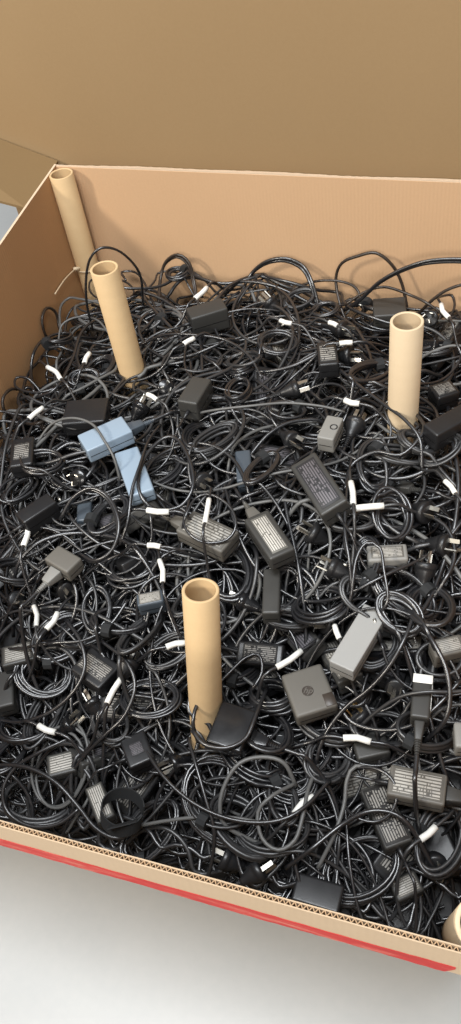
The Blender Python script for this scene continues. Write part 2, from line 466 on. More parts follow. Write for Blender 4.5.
# ------------------------------------------------------------------ paper tubes
TUBES = []     # (x, y, radius) obstacles at pile height
def paper_tube(top, bottom, r, label, mat, wall=0.0042):
    top = np.asarray(top, float); bottom = np.asarray(bottom, float)
    d = Vector(top - bottom); L = d.length
    q = d.to_track_quat('Z', 'Y').to_matrix().to_4x4(); q.translation = Vector(bottom)
    root = empty('paper_tube', mat=q)
    ri = r - wall
    mb_ = MB(); lathe(mb_, [(ri, 0.0), (r, 0.0), (r, L * 0.5), (r, L - 0.0008), (r - 0.0008, L), (ri + 0.0008, L), (ri, L - 0.0008)], 36)
    w = link('tube_wall', mb_.mesh('tube_wall', mat), root)
    mb_ = MB(); lathe(mb_, [(ri, L - 0.0008), (ri, 0.0)], 36)
    link('tube_bore', mb_.mesh('tube_bore', mat), root)
    tag(root, label, 'tube', 'paper tubes standing in the box')
    zc = 0.35; t = (zc - bottom[2]) / (top[2] - bottom[2]); c = bottom + (top - bottom) * t
    TUBES.append((c[0], c[1], r))
    return root
TR = 0.0238
p = on_z(60.5, 173.5, RIM); cx1 = max(p[0], BX0 + TR + 0.0035); cy1 = min(p[1], BY1 - TR - 0.006)
paper_tube((cx1, cy1, RIM), (cx1, cy1, 0.011), TR, 'brown paper tube tucked in the far left corner of the box', M['tube'])
p = on_z(104, 268, RIM); paper_tube((p[0], p[1], RIM), (p[0] + 0.002, p[1], 0.011), TR, 'brown paper tube next in front of the corner tube, left side', M['tube'])
p = on_z(407, 321, RIM); paper_tube((p[0], p[1], RIM), (p[0] - 0.002, p[1], 0.011), TR, 'pale paper tube standing at the right, towards the back', M['tube_pale'])
top4 = on_z(200.5, 590, CAMZ - 0.835); b4 = on_s(206.5, 722, 0.0); dirn = b4 - top4; bot4 = top4 + dirn * ((0.012 - top4[2]) / dirn[2])
paper_tube(top4, bot4, TR, 'yellowish paper tube leaning in the middle of the heap, nearest to the front wall centre', M['tube'])
p = on_z(487, 918, RIM); paper_tube((p[0], BY0 + TR + 0.003, RIM - 0.004), (p[0], YF_BOT + TR + 0.012, 0.012), TR, 'cream paper tube cut off by the lower right corner of the picture', M['tube_pale'])

# cable tie round the corner tube
ct = empty('cable_tie', loc=(cx1, cy1, RIM - 0.2))
tag(ct, 'pale nylon cable tie with a loose tail on the corner tube', 'cable tie')
za = RIM - 0.205
inv = Matrix.Translation((-cx1, -cy1, -(RIM - 0.2)))
mb_ = MB(); ang = np.linspace(0, 2 * math.pi, 41)
v_ = []
for a_ in ang[:-1]:
    for rr_, dz in ((TR + 0.0004, -0.0018), (TR + 0.0016, -0.0018), (TR + 0.0016, 0.0018), (TR + 0.0004, 0.0018)):
        v_.append((cx1 + rr_ * math.cos(a_), cy1 + rr_ * math.sin(a_), za + dz))
mb_.add(v_, [[4 * i + k, 4 * ((i + 1) % 40) + k, 4 * ((i + 1) % 40) + (k + 1) % 4, 4 * i + (k + 1) % 4] for i in range(40) for k in range(4)])
link('band', mb_.mesh('band', M['tie'], inv=inv), ct)
hp_ = on_y(75, 269, cy1 - 0.028)
mb_ = MB(); tube(mb_, [hp_ + np.array([0.009, 0.006, 0.0]), hp_, hp_ + np.array([-0.003, -0.002, 0])], [0.0026, 0.0046, 0.004], 8); link('head', mb_.mesh('head', M['tie'], inv=inv), ct)
tl = on_x(55, 294, left_x(1.2) + 0.004)
mb_ = MB(); tube(mb_, spline([hp_, hp_ * 0.5 + tl * 0.5 + np.array([0, 0, 0.004]), tl]), 0.0015, 6); link('tail', mb_.mesh('tail', M['tie'], inv=inv), ct)

# ------------------------------------------------------------------ naming by place
LM = [(60, 200, 'far left corner tube'), (118, 320, 'left paper tube'), (404, 370, 'right paper tube'), (203, 655, 'leaning front tube'),
      (103, 433, 'pale blue adapter'), (359, 636, 'silver adapter'), (309, 690, 'square grey adapter'), (268, 534, 'upright sticker adapter'),
      (207, 531, 'ringed sticker adapter'), (417, 785, 'wide grey sticker adapter'), (387, 815, 'dark sticker adapter'),
      (320, 483, 'big tilted dark adapter'), (122, 815, 'black strap ring'), (330, 427, 'small grey adapter'), (62, 557, 'square-ended grey adapter'),
      (228, 720, 'glossy leaning adapter'), (258, 640, 'white-print adapter'), (421, 695, 'narrow adapter'),
      (200, 310, 'black slab adapter'), (440, 415, 'right-edge black adapter'), (38, 505, 'long black adapter'),
      (97, 800, 'worn sticker adapter'), (194, 388, 'upright wedge adapter'), (60, 770, 'broken sticker adapter'), (280, 870, 'front wall')]
def place(p):
    px, py = project(p)
    best = min(LM, key=lambda l: (l[0] - px) ** 2 + ((l[1] - py) * 1.15) ** 2)
    dx, dy = px - best[0], py - best[1]
    if abs(dx) > abs(dy): d = 'right of' if dx > 0 else 'left of'
    else: d = 'in front of' if dy > 0 else 'behind'
    if best[2] == 'front wall': d = 'just inside'
    return d + ' the ' + best[2]

# ------------------------------------------------------------------ cords
def avoid(pt):
    x, y, z = pt
    x = min(max(x, left_x(y) + 0.006), BX1 - 0.006)
    fy = BY0 + 0.006
    if z < RIM - CREASE: fy = BY0 + 0.006 + (YF_BOT - BY0) * (RIM - CREASE - z) / (RIM - CREASE)
    y = min(max(y, fy), BY1 - 0.006)
    for tx, ty, tr in TUBES:
        dx, dy = x - tx, y - ty; d = math.hypot(dx, dy); m = tr + 0.006
        if d < m and d > 1e-6:
            x = tx + dx / d * m; y = ty + dy / d * m
    return (x, y, z)
def wander(p0, th, length, layer=0.0, k0=None, amp=0.008, step=0.022, z0=None):
    """control points of a cord lying on the heap, curling as it goes"""
    x, y = p0[0], p0[1]; k = random.choice((-1, 1)) * U(3, 20) if k0 is None else k0
    ph = U(0, 6); fr = U(12, 30); pts = []
    n = max(3, int(length / step))
    for i in range(n + 1):
        z = surf(x, y) + layer + amp * math.sin(ph + fr * i * step)
        if z0 is not None:
            w = math.exp(-i * 0.55); z = z * (1 - w) + z0 * w
        pts.append(avoid((x, y, z)))
        if x < left_x(y) + 0.04 or x > BX1 - 0.03 or y < BY0 + 0.13 or y > BY1 - 0.03:
            to = math.atan2(0.8 - y, -0.42 - x); d = (to - th + math.pi) % (2 * math.pi) - math.pi
            th += 0.55 * d
        th += k * step
        k = k * 0.985 + U(-3.2, 3.2)
        k = max(-24, min(24, k))
        x += math.cos(th) * step; y += math.sin(th) * step
    return pts
def coil_pts(c, a, b, rot, turns, tilt=(0, 0), spread=0.10, lift=0.010):
    n = 14; pts = []; th0 = U(0, 6.28)
    ra = 1.0; ox = oy = oz = 0.0
    for i in range(int(turns * n) + 1):
        if i % n == 0:
            ra2 = 1 + U(-spread, spread); tx, ty, tz = U(-.006, .006), U(-.006, .006), U(-lift, lift)
        w = 0.12
        ra += (ra2 - ra) * w; ox += (tx - ox) * w; oy += (ty - oy) * w; oz += (tz - oz) * w
        th = th0 + 2 * math.pi * i / n
        u = a * ra * math.cos(th) + ox; v = b * ra * math.sin(th) + oy
        x = u * math.cos(rot) - v * math.sin(rot); y = u * math.sin(rot) + v * math.cos(rot)
        pts.append(avoid((c[0] + x, c[1] + y, c[2] + oz + x * tilt[0] + y * tilt[1])))
    return pts
def clamp(path):
    p_ = np.array(path, float)
    lx = np.interp(p_[:, 1], *_LX) + 0.005
    p_[:, 0] = np.clip(p_[:, 0], lx, BX1 - 0.005)
    fy = BY0 + fskew(p_[:, 0]) + 0.005 + np.where(p_[:, 2] < RIM - 0.045, (YF_BOT - BY0) * (RIM - 0.045 - p_[:, 2]) / (RIM - 0.045), 0.0)
    p_[:, 1] = np.clip(p_[:, 1], fy, BY1 - 0.004)
    return p_
def cord_mesh(name, pts, r, mat, inv=None, sides=6, step=0.0075):
    m_ = MB(); tube(m_, clamp(spline(pts, step)), r, sides); return m_.mesh(name, mat, inv=inv)
def sleeve(path, i0, i1, r, inv=None):
    m_ = MB(); seg = path[i0:i1 + 1]; tube(m_, seg, r, 8); return m_.mesh('cable_tag', M['tag'], inv=inv)
def barrel(pos, d, inv, root, r=0.0042):
    d = np.asarray(d, float); d /= np.linalg.norm(d)
    m_ = MB(); tube(m_, [pos, pos + d * 0.006, pos + d * 0.007, pos + d * 0.024], [r * 0.62, r * 0.75, r, r], 10)
    o = link('barrel_plug', m_.mesh('barrel_plug', M['black'], inv=inv), root)
    m_ = MB(); tube(m_, [pos + d * 0.0235, pos + d * 0.034], r * 0.6, 10)
    link('barrel_tip', m_.mesh('barrel_tip', M['steel'], inv=inv), o)
CORDMATS = ['cord', 'cord', 'cord', 'cord', 'cord_soft', 'cord_soft', 'cord_grey']
def inframe(p, mg=0):
    x, y = project(p); return -mg < x < 461 + mg and 235 < y < 985
def sink(pts, d=0.045):
    n_ = len(pts)
    return [(x, y, z - d * max(0.0, 1 - (n_ - 1 - i) / 3.0)) for i, (x, y, z) in enumerate(pts)]
def dip(pts, d=0.05):
    """sink both ends of a cord into the heap"""
    n_ = len(pts); out = []
    for i, (x, y, z) in enumerate(pts):
        e = min(i, n_ - 1 - i); out.append((x, y, z - d * max(0.0, 1 - e / 3.0)))
    return out
def bendword(path):
    t = np.diff(path, axis=0); a_ = np.arctan2(t[:, 1], t[:, 0]); d_ = np.abs((np.diff(a_) + math.pi) % (2 * math.pi) - math.pi).sum()
    L_ = np.linalg.norm(t, axis=1).sum()
    w = 'nearly straight' if d_ < 2.2 else 'bowed' if d_ < 4.2 else 'looped' if d_ < 7 else 'curled'
    return ('short ' if L_ < 0.42 else 'long ' if L_ > 0.66 else '') + w
KIND = {'cord': 'glossy black cord', 'cord_soft': 'matt black cord', 'cord_grey': 'dark grey cord', 'cord_brown': 'brownish black cord'}
def loose_cord(pts, r, mk, label=None, tags=(), end=None, group=None, cat='cord'):
    """a cord thing: one mesh, or an Empty when it carries a tag sleeve or a plug"""
    path = clamp(spline(pts, 0.0075)); mid = path[len(path) // 2]
    if label is None:
        w = 'thin ' if r < 0.0021 else ('thick ' if r > 0.0029 else '')
        pl = place(mid); label = bendword(path) + ' ' + w + KIND[mk] + (' with plug tip ' if end is not None else ' ') + pl
        group = group or 'cords ' + pl
    m_ = MB(); tube(m_, path, r, 6)
    if not tags and end is None:
        c = Matrix.Translation(-Vector(mid))
        o = link('power_cable', m_.mesh('power_cable', M[mk], inv=c)); o.location = mid
        return tag(o, label, cat, group)
    root = empty('power_cable', loc=tuple(mid)); inv = Matrix.Translation(-Vector(mid))
    co = link('cord', m_.mesh('cord', M[mk], inv=inv), root)
    for i0, i1 in tags: link('cable_tag', sleeve(path, i0, i1, r * 1.75, inv), root)
    if end is not None: barrel(path[-1], path[-1] - path[-4], inv, root)
    return tag(root, label, cat, group)

# ------------------------------------------------------------------ adapters
BUSY = []      # pixel places of things laid by hand
def free(px, py, m=8):
    return all((px - a) ** 2 + (py - b) ** 2 > (r * 0.9 + m) ** 2 for a, b, r in BUSY)
def adapter(quad, T, mat, label, sticker=None, sk=(0.82, 0.78), lift=0.012, roll=0.0, pitch=0.0, inlet=None, dc=None, cordlen=0.3, inmat=None, bev=0.004, logo=False, scale=1.0, hole=False, wrap=False, L=None, W=None, sinset=(0, 0)):
    """quad: the four top corners in the picture, long edge from corner 0 to corner 1; set on the heap at its real size"""
    q = np.array(quad, float); cpx = q.mean(axis=0)
    c0 = on_s(cpx[0], cpx[1], lift + T)
    z = c0[2]
    P = [on_z(a, b, z) for a, b in q]
    ux = (P[1] - P[0] + P[2] - P[3]) / 2; uy = (P[3] - P[0] + P[2] - P[1]) / 2
    LL = L or np.linalg.norm(ux) * scale; WW = W or np.linalg.norm(uy) * scale
    th = math.atan2(ux[1], ux[0])
    mat4 = Matrix.Translation((c0[0], c0[1], z - T)) @ Matrix.Rotation(th, 4, 'Z') @ Matrix.Rotation(pitch, 4, 'Y') @ Matrix.Rotation(roll, 4, 'X')
    return adapter_at(mat4, LL, WW, T, mat, label, sticker, sk, inlet, dc, cordlen, inmat, bev, logo, sinset=sinset, px=cpx, hole=hole, wrap=wrap)
def adapter_at(mat4, LL, WW, T, mat, label, sticker=None, sk=(0.82, 0.78), inlet=None, dc=None, cordlen=0.3, inmat=None, bev=0.004, logo=False, group=None, sinset=(0, 0), px=None, hole=False, wrap=False):
    root = empty('power_adapter', mat=mat4); inv = mat4.inverted()
    if px is not None: BUSY.append((px[0], px[1], 26))
    body = link('housing', rbox(LL, WW, T, min(bev, T * 0.3), M[mat], 3), root)
    # parting seam round the middle of the shell
    m_ = MB()
    s = 0.0004; zz = T * 0.45
    ring = [(-LL / 2 + bev, -WW / 2 - s), (LL / 2 - bev, -WW / 2 - s), (LL / 2 + s, -WW / 2 + bev), (LL / 2 + s, WW / 2 - bev), (LL / 2 - bev, WW / 2 + s), (-LL / 2 + bev, WW / 2 + s), (-LL / 2 - s, WW / 2 - bev), (-LL / 2 - s, -WW / 2 + bev)]
    v_ = [(x, y, zz + dz) for x, y in ring for dz in (0, 0.0012)]
    m_.add(v_, [[2 * i, (2 * i + 2) % 16, (2 * i + 3) % 16, 2 * i + 1] for i in range(8)])
    link('parting_seam', m_.mesh('parting_seam', M['gloss'], smooth=False), body)
    if sticker:
        st = link('rating_sticker', rbox(LL * sk[0], WW * sk[1], 0.0006, 0.00025, M[sticker], 1, z0=T), body, (sinset[0] * LL, sinset[1] * WW, 0))
    if logo:
        m_ = MB(); t = np.linspace(0, 2 * math.pi, 33)
        R0 = WW * 0.105
        cir = np.array([(R0 * math.cos(a_), R0 * math.sin(a_), T + 0.0003) for a_ in t])
        tube(m_, cir, 0.0006, 5, caps=False)
        lo = link('logo_ring', m_.mesh('logo_ring', M['logo']), body, (-0.04 * LL, -0.02 * WW, 0))
        m_ = MB()
        disc = [(R0 * math.cos(a_), R0 * math.sin(a_), T + 0.0002) for a_ in t[:-1]]
        m_.add(disc, [list(range(32))]); link('logo_disc', m_.mesh('logo_disc', M['logo']), body, (-0.04 * LL, -0.02 * WW, 0))
        cu = bpy.data.curves.new('lettering', 'FONT'); cu.body = 'hp'; cu.size = R0 * 1.75; cu.shear = 0.35; cu.align_x = 'CENTER'; cu.align_y = 'CENTER'; cu.extrude = 0.0001
        tmp = bpy.data.objects.new('lettering', cu); COL.objects.link(tmp)
        bpy.context.view_layer.update()
        me = bpy.data.meshes.new_from_object(tmp.evaluated_get(bpy.context.evaluated_depsgraph_get()))
        bpy.data.objects.remove(tmp)
        me.materials.clear(); me.materials.append(M['grey'])
        t2 = link('lettering', me, body, (-0.04 * LL, -0.02 * WW, T + 0.0006)); t2.rotation_euler[2] = -0.4
        link('corner_block', rbox(LL * 0.24, WW * 0.28, 0.0012, 0.0004, M['logo'], 1, z0=T), body, (LL * 0.355, -WW * 0.33, -0.0006))
    if hole:
        m_ = MB(); lathe(m_, [(0.0062, T - 0.001), (0.0062, T + 0.0008), (0.0045, T + 0.0008), (0.0043, T - 0.004)], 16); link('cord_grommet', m_.mesh('cord_grommet', M['black']), body, (LL * 0.2, WW * 0.02, 0))
    if wrap:
        link('white_label', rbox(LL * 0.2, WW * 1.02, 0.0006, 0.0002, M['tag'], 1, z0=T), body, (-LL * 0.37, 0, 0.0003))
        link('white_label', rbox(LL * 0.75, 0.0008, T * 0.8, 0.0002, M['tag'], 1, z0=T * 0.1), body, (-LL * 0.1, WW / 2 * 1.01, 0))
    if inlet:      # mains lead plugged into one end, -1 or +1, with a ribbed strain relief
        s = inlet
        w = min(0.022, WW * 0.55); m2 = M[inmat or mat]
        cn = link('inlet_connector', rbox(0.026, w, min(0.017, T * 0.75), 0.002, m2, 2, taper=0.35, z0=T * 0.12), root, (s * (LL / 2 + 0.0135), 0, 0))
        if s < 0: cn.rotation_euler[2] = math.pi
        m_ = MB(); zz = T * 0.12 + min(0.017, T * 0.75) * 0.4
        pp = [];rr = []
        for i in range(7):
            x0 = LL / 2 + 0.026 + i * 0.0032; big = 0.0050 - i * 0.00035
            pp += [(s * x0, 0, zz), (s * (x0 + 0.0018), 0, zz), (s * (x0 + 0.0019), 0, zz), (s * (x0 + 0.0031), 0, zz)]; rr += [big, big, big * 0.72, big * 0.72]
        tube(m_, pp, rr, 8)
        sr = link('strain_relief', m_.mesh('strain_relief', m2, smooth=False), root)
        w0 = mat4 @ Vector((s * (LL / 2 + 0.046), 0, zz)); w1 = mat4 @ Vector((s * (LL / 2 + 0.07), 0, zz))
        d = w1 - w0
        pts = [tuple(w0 - d * 0.3), tuple(w1)] + wander(w1 + d * 0.4, math.atan2(d.y, d.x), cordlen, U(-0.004, 0.012), z0=w1.z)
        link('mains_cord', cord_mesh('mains_cord', sink(pts), 0.0031, M['cord'], inv), root)
    if dc:
        s = dc; zz = T * 0.5
        m_ = MB(); tube(m_, [(s * (LL / 2 - 0.002), 0, zz), (s * (LL / 2 + 0.004), 0, zz), (s * (LL / 2 + 0.018), 0, zz)], [0.0042, 0.0036, 0.0024], 8)
        link('cord_boot', m_.mesh('cord_boot', M['black']), root)
        w0 = mat4 @ Vector((s * (LL / 2 + 0.014), 0, zz)); w1 = mat4 @ Vector((s * (LL / 2 + 0.035), 0, zz)); d = w1 - w0
        pts = [tuple(w0), tuple(w1)] + wander(w1 + d * 0.5, math.atan2(d.y, d.x), cordlen * 1.2, U(-0.004, 0.012), z0=w1.z)
        link('output_cord', cord_mesh('output_cord', sink(pts), 0.0021, M['cord'], inv), root)
    tag(root, label, 'adapter', group)
    return root

A = adapter
A([(80, 434), (125, 414), (129, 432), (84, 452)], 0.028, 'blue', 'pale blue adapter with a ribbed connector, left of centre', inlet=1, inmat='bluegrey', lift=0.035, bev=0.003)
A([(134, 441), (117, 456), (133, 500), (150, 484)][1:] + [(134, 441)], 0.026, 'blue', 'second pale blue adapter, half covered by cords below the first', lift=0.018, dc=1)
A([(365, 602), (330, 659), (353, 672), (388, 613)], 0.026, 'silver', 'plain silver adapter lying bare on the cords', lift=0.04, bev=0.002)
A([(280, 674), (322, 662), (337, 704), (297, 718)], 0.028, 'grey', 'square grey adapter with a round letter logo', lift=0.035, logo=True, bev=0.005, dc=1)
A([(245, 521), (273, 562), (292, 545), (266, 506)], 0.028, 'charcoal', 'upright black adapter with pale sticker and ribbed connector on top', 'sticker_pale', lift=0.035, inlet=-1, inmat='grey', sk=(0.84, 0.62))
A([(189, 508), (236, 530), (224, 553), (179, 531)], 0.027, 'grey', 'grey sticker adapter lying inside a ring of thin cord', 'sticker_grey', lift=0.03, inlet=-1, sk=(0.9, 0.85))
A([(387, 764), (448, 773), (444, 807), (390, 793)], 0.027, 'grey', 'wide grey adapter with a printed face at the lower right', 'sticker_grey', lift=0.04, inlet=1, dc=-1, inmat='charcoal', sk=(0.9, 0.84))
A([(384, 780), (414, 837), (384, 851), (361, 788)], 0.027, 'charcoal', 'dark adapter with white print under a loop near the front', 'sticker_dark', lift=0.03, dc=1, sk=(0.92, 0.86))
A([(297, 463), (332, 514), (348, 494), (318, 447)], 0.034, 'charcoal', 'big dark adapter tilted on its side with faint print', 'sticker_faint', lift=0.03, roll=0.30, dc=1, sk=(0.85, 0.7))
A([(324, 414), (341, 417), (336, 440), (320, 437)], 0.03, 'mid', 'small light grey adapter between the plugs, right of centre', hole=True, lift=0.035, bev=0.003)
A([(47, 556), (62, 541), (78, 561), (63, 575)], 0.026, 'grey', 'square-ended grey adapter with a stubby grey connector, left side', lift=0.035, inlet=-1, inmat='mid')
A([(226, 696), (256, 712), (243, 747), (203, 740)][::-1], 0.034, 'gloss', 'glossy black adapter leaning beside the front tube', lift=0.03, inlet=1, roll=0.1)
A([(236, 632), (284, 640), (284, 655), (240, 655)], 0.035, 'black', 'half-buried black adapter with white print on its side', 'sticker_dark', lift=0.012, roll=0.35, sk=(0.75, 0.8))
A([(414, 672), (433, 674), (430, 718), (410, 716)][1:] + [(414, 672)], 0.026, 'charcoal', 'narrow dark adapter with a white label wrapped on one end', None, wrap=True, lift=0.035, inlet=1, cordlen=0.05)
A([(184, 308), (222, 297), (227, 308), (192, 319)], 0.045, 'charcoal', 'black slab adapter lying near the back of the heap', lift=0.02, dc=-1)
A([(424, 424), (470, 398), (480, 412), (436, 436)], 0.034, 'black', 'wide black adapter cut by the right edge of the picture', lift=0.03)
A([(16, 512), (48, 491), (56, 502), (22, 524)], 0.035, 'black', 'long black adapter lying at the left side', lift=0.02, dc=-1)
A([(101, 778), (113, 812), (99, 826), (84, 790)], 0.028, 'charcoal', 'worn adapter with a pale sticker at the front left', 'sticker_pale', lift=0.025, sk=(0.9, 0.8), inlet=-1)
A([(195, 371), (181, 398), (192, 406), (209, 383)], 0.04, 'charcoal', 'upright wedge-like dark adapter above the middle of the heap', lift=0.02, dc=1)
A([(46, 755), (74, 748), (77, 770), (47, 778)], 0.028, 'charcoal', 'adapter with a broken-up pale sticker under cords, front left', 'sticker_pale', lift=0.012, dc=1)
A([(83, 642), (115, 664), (104, 690), (78, 672)], 0.028, 'black', 'black adapter with white print, under cords left of the front tube', 'sticker_dark', lift=0.012, sk=(0.9, 0.6))
A([(0, 646), (32, 640), (36, 657), (2, 668)], 0.028, 'charcoal', 'adapter with a grey sticker at the left edge', 'sticker_grey', lift=0.012, dc=1)
A([(-8, 674), (12, 668), (14, 704), (-6, 708)], 0.03, 'charcoal', 'plain dark adapter cut by the left edge of the picture', lift=0.02)
A([(116, 740), (142, 730), (156, 756), (132, 768)], 0.03, 'black', 'black adapter with a small white print left of a round plug', 'sticker_faint', lift=0.012, sk=(0.5, 0.4), dc=-1)
A([(64, 400), (106, 397), (107, 420), (63, 424)], 0.03, 'black', 'flat black adapter under a coil near the left wall', lift=0.012)
A([(136, 594), (162, 588), (164, 601), (137, 606)], 0.028, 'bluegrey', 'blue-grey adapter end peeping out left of the front tube', 'sticker_grey', lift=0.015)
A([(76, 502), (90, 500), (92, 519), (77, 521)], 0.028, 'bluegrey', 'small blue-grey adapter end under a thick hank, left of centre', lift=-0.012)
A([(263, 568), (281, 567), (279, 612), (262, 613)][1:] + [(263, 568)], 0.03, 'charcoal', 'dark upright adapter below the upright sticker adapter', lift=0.02, dc=-1)
A([(367, 545), (407, 543), (408, 559), (367, 561)], 0.027, 'mid', 'grey adapter seen behind a standing loop of cord, right side', 'sticker_grey', lift=0.012, sk=(0.8, 0.7))
A([(317, 342), (337, 340), (338, 363), (318, 365)], 0.03, 'black', 'black adapter with small print left of the right tube', 'sticker_dark', lift=0.02)
A([(430, 385), (452, 378), (458, 392), (436, 399)], 0.03, 'black', 'black adapter with faint print right of the right tube', 'sticker_dark', lift=0.02)
A([(455, 722), (478, 722), (476, 748), (454, 746)], 0.028, 'mid', 'light grey adapter corner at the right edge', lift=0.03)
A([(372, 298), (405, 296), (407, 314), (374, 316)], 0.03, 'charcoal', 'grey-black adapter behind the right tube against the back wall', lift=0.01)
A([(298, 872), (345, 884), (338, 915), (290, 898)], 0.035, 'black', 'big black adapter in the shade of the front wall', lift=0.0)
A([(388, 880), (415, 868), (424, 890), (398, 902)], 0.028, 'charcoal', 'adapter with a pale sticker deep at the lower right', 'sticker_grey', lift=0.0)
A([(235, 452), (250, 447), (252, 478), (237, 482)][1:] + [(235, 452)], 0.03, 'bluegrey', 'blue-grey adapter side beside the tall coil, centre', lift=-0.012)
A([(8, 440), (30, 436), (36, 462), (12, 466)], 0.03, 'black', 'dark adapter with small print by the left wall', 'sticker_dark', lift=0.012, sk=(0.7, 0.6))
A([(430, 640), (462, 633), (466, 650), (434, 658)], 0.03, 'grey', 'warm grey adapter under cords at the right edge', 'sticker_grey', lift=0.012)
A([(352, 735), (385, 728), (390, 752), (357, 760)], 0.028, 'charcoal', 'dark grey adapter under cords behind the wide grey one', lift=0.0)

# ------------------------------------------------------------------ plugs
_pl = {}
def plug(px, py, adeg, label, lift=0.03, up=0.35, r=0.0165, mk='black', pins='steel', cord=0.3, group=None):
    """round mains plug: face with three flat pins looks along its axis, cord leaves from behind"""
    c = on_s(px, py, lift)
    d = on_z(px + 10 * math.cos(math.radians(adeg)), py + 10 * math.sin(math.radians(adeg)), c[2]) - c
    th = math.atan2(d[1], d[0])
    m4_ = Matrix.Translation(Vector(c)) @ Matrix.Rotation(th, 4, 'Z') @ Matrix.Rotation(math.pi / 2 - up, 4, 'Y') @ Matrix.Rotation(U(0, 6.28), 4, 'Z')
    root = empty('mains_plug', mat=m4_); inv = m4_.inverted()
    k = ('body', mk, r)
    if k not in _pl:
        m_ = MB(); lathe(m_, [(0.0001, 0.0), (r * 0.86, 0.0), (r, -0.002), (r, -0.009), (r * 0.93, -0.0095), (r * 0.90, -0.013), (r * 0.62, -0.022), (r * 0.42, -0.03), (r * 0.36, -0.034), (0.0001, -0.034)], 20)
        _pl[k] = m_.mesh('plug_body', M[mk])
        m_ = MB()
        box(m_, -0.0031, 0.0031, -0.0008, 0.0008, 0.0, 0.017); _pl['pin', pins] = m_.mesh('pin', M[pins], smooth=False)
        m_ = MB(); pp = []; rr = []
        for i in range(6):
            z_ = -0.033 - i * 0.0034; big = 0.0056 - i * 0.0004
            pp += [(0, 0, z_), (0, 0, z_ - 0.0019), (0, 0, z_ - 0.002), (0, 0, z_ - 0.0033)]; rr += [big, big, big * 0.7, big * 0.7]
        tube(m_, pp, rr, 8); _pl['relief', mk] = m_.mesh('strain_relief', M[mk], smooth=False)
    if ('pin', pins) not in _pl:
        m_ = MB(); box(m_, -0.0031, 0.0031, -0.0008, 0.0008, 0.0, 0.017); _pl['pin', pins] = m_.mesh('pin', M[pins], smooth=False)
    if ('relief', mk) not in _pl: _pl['relief', mk] = _pl['relief', 'black']
    link('plug_body', _pl[k], root)
    for x, y, a in ((-0.0069, 0.0045, 0.52), (0.0069, 0.0045, -0.52), (0, -0.0085, 1.571)):
        pn = link('pin', _pl['pin', pins], root, (x, y, 0)); pn.rotation_euler[2] = a
    link('strain_relief', _pl['relief', mk], root)
    w0 = m4_ @ Vector((0, 0, -0.05)); w1 = m4_ @ Vector((0, 0, -0.07)); dd = w1 - w0
    pts = [tuple(w0), tuple(w1)] + wander(w1 + dd * 0.5, math.atan2(dd.y, dd.x), cord, U(-0.006, 0.010), z0=w1.z)
    link('cord', cord_mesh('cord', sink(pts), 0.0032, M['cord'], inv), root)
    BUSY.append((px, py, 17))
    tag(root, label, 'plug', group or 'mains plugs in the heap')
    return root
PL = [(143, 404, -40, 'plug at the end of the pale blue adapter'), (166, 387, 60, 'plug left of the upright wedge adapter'), (299, 388, -10, 'plug with bright pins above the small grey adapter'),
      (294, 441, 40, 'plug with bright pins beside the tall coil'), (352, 355, 10, 'plug with bright pins behind the small grey adapter, left of the right tube'), (357, 421, -60, 'round plug back, right of the small grey adapter'),
      (309, 531, 190, 'large plug with bright pins right of the upright sticker adapter'), (330, 566, 200, 'plug lying on its side between the two sticker adapters and the silver one'), (448, 546, 20, 'shiny round plug back near the right edge'),
      (428, 513, 30, 'plug with two bright pins at the right, below the wide black adapter'), (426, 563, -80, 'plug resting on the large right coil'), (73, 722, -25, 'plug with pins pointing right, in front left'),
      (171, 765, 150, 'round black plug back left of the front loops'), (357, 713, 215, 'plug with brass pins right of the square grey adapter'), (395, 690, 100, 'plug buried beside the narrow adapter'),
      (92, 700, -120, 'plug body above the pin-pointing plug, left'), (77, 478, 120, 'glossy plug below the pale blue adapter'), (205, 483, 45, 'plug above the ringed sticker adapter'),
      (268, 300, 200, 'plug near the back wall, centre'), (345, 330, 20, 'plug near the back, left of the right tube'), (430, 318, 120, 'plug body behind the right tube at the right'),
      (68, 592, 60, 'plug below the square-ended grey adapter'), (222, 856, 200, 'plug in the shade of the front wall, left'), (262, 868, 330, 'plug in the shade of the front wall, centre'),
      (322, 622, 160, 'plug buried left of the silver adapter'), (436, 868, 80, 'plug deep at the lower right corner'), (130, 340, 60, 'plug at the foot of the left paper tube'),
      (18, 600, 30, 'plug at the left edge beside white tags'), (240, 600, 200, 'plug right of the front tube top'), (130, 660, 300, 'plug left of the front tube')]
for px, py, a, lb in PL:
    plug(px, py, a, 'black ' + lb, lift=U(0.02, 0.032), up=U(0.1, 0.8), r=U(0.0145, 0.0175), mk=random.choice(['black', 'black', 'gloss']), pins='brass' if 'brass' in lb else 'steel')

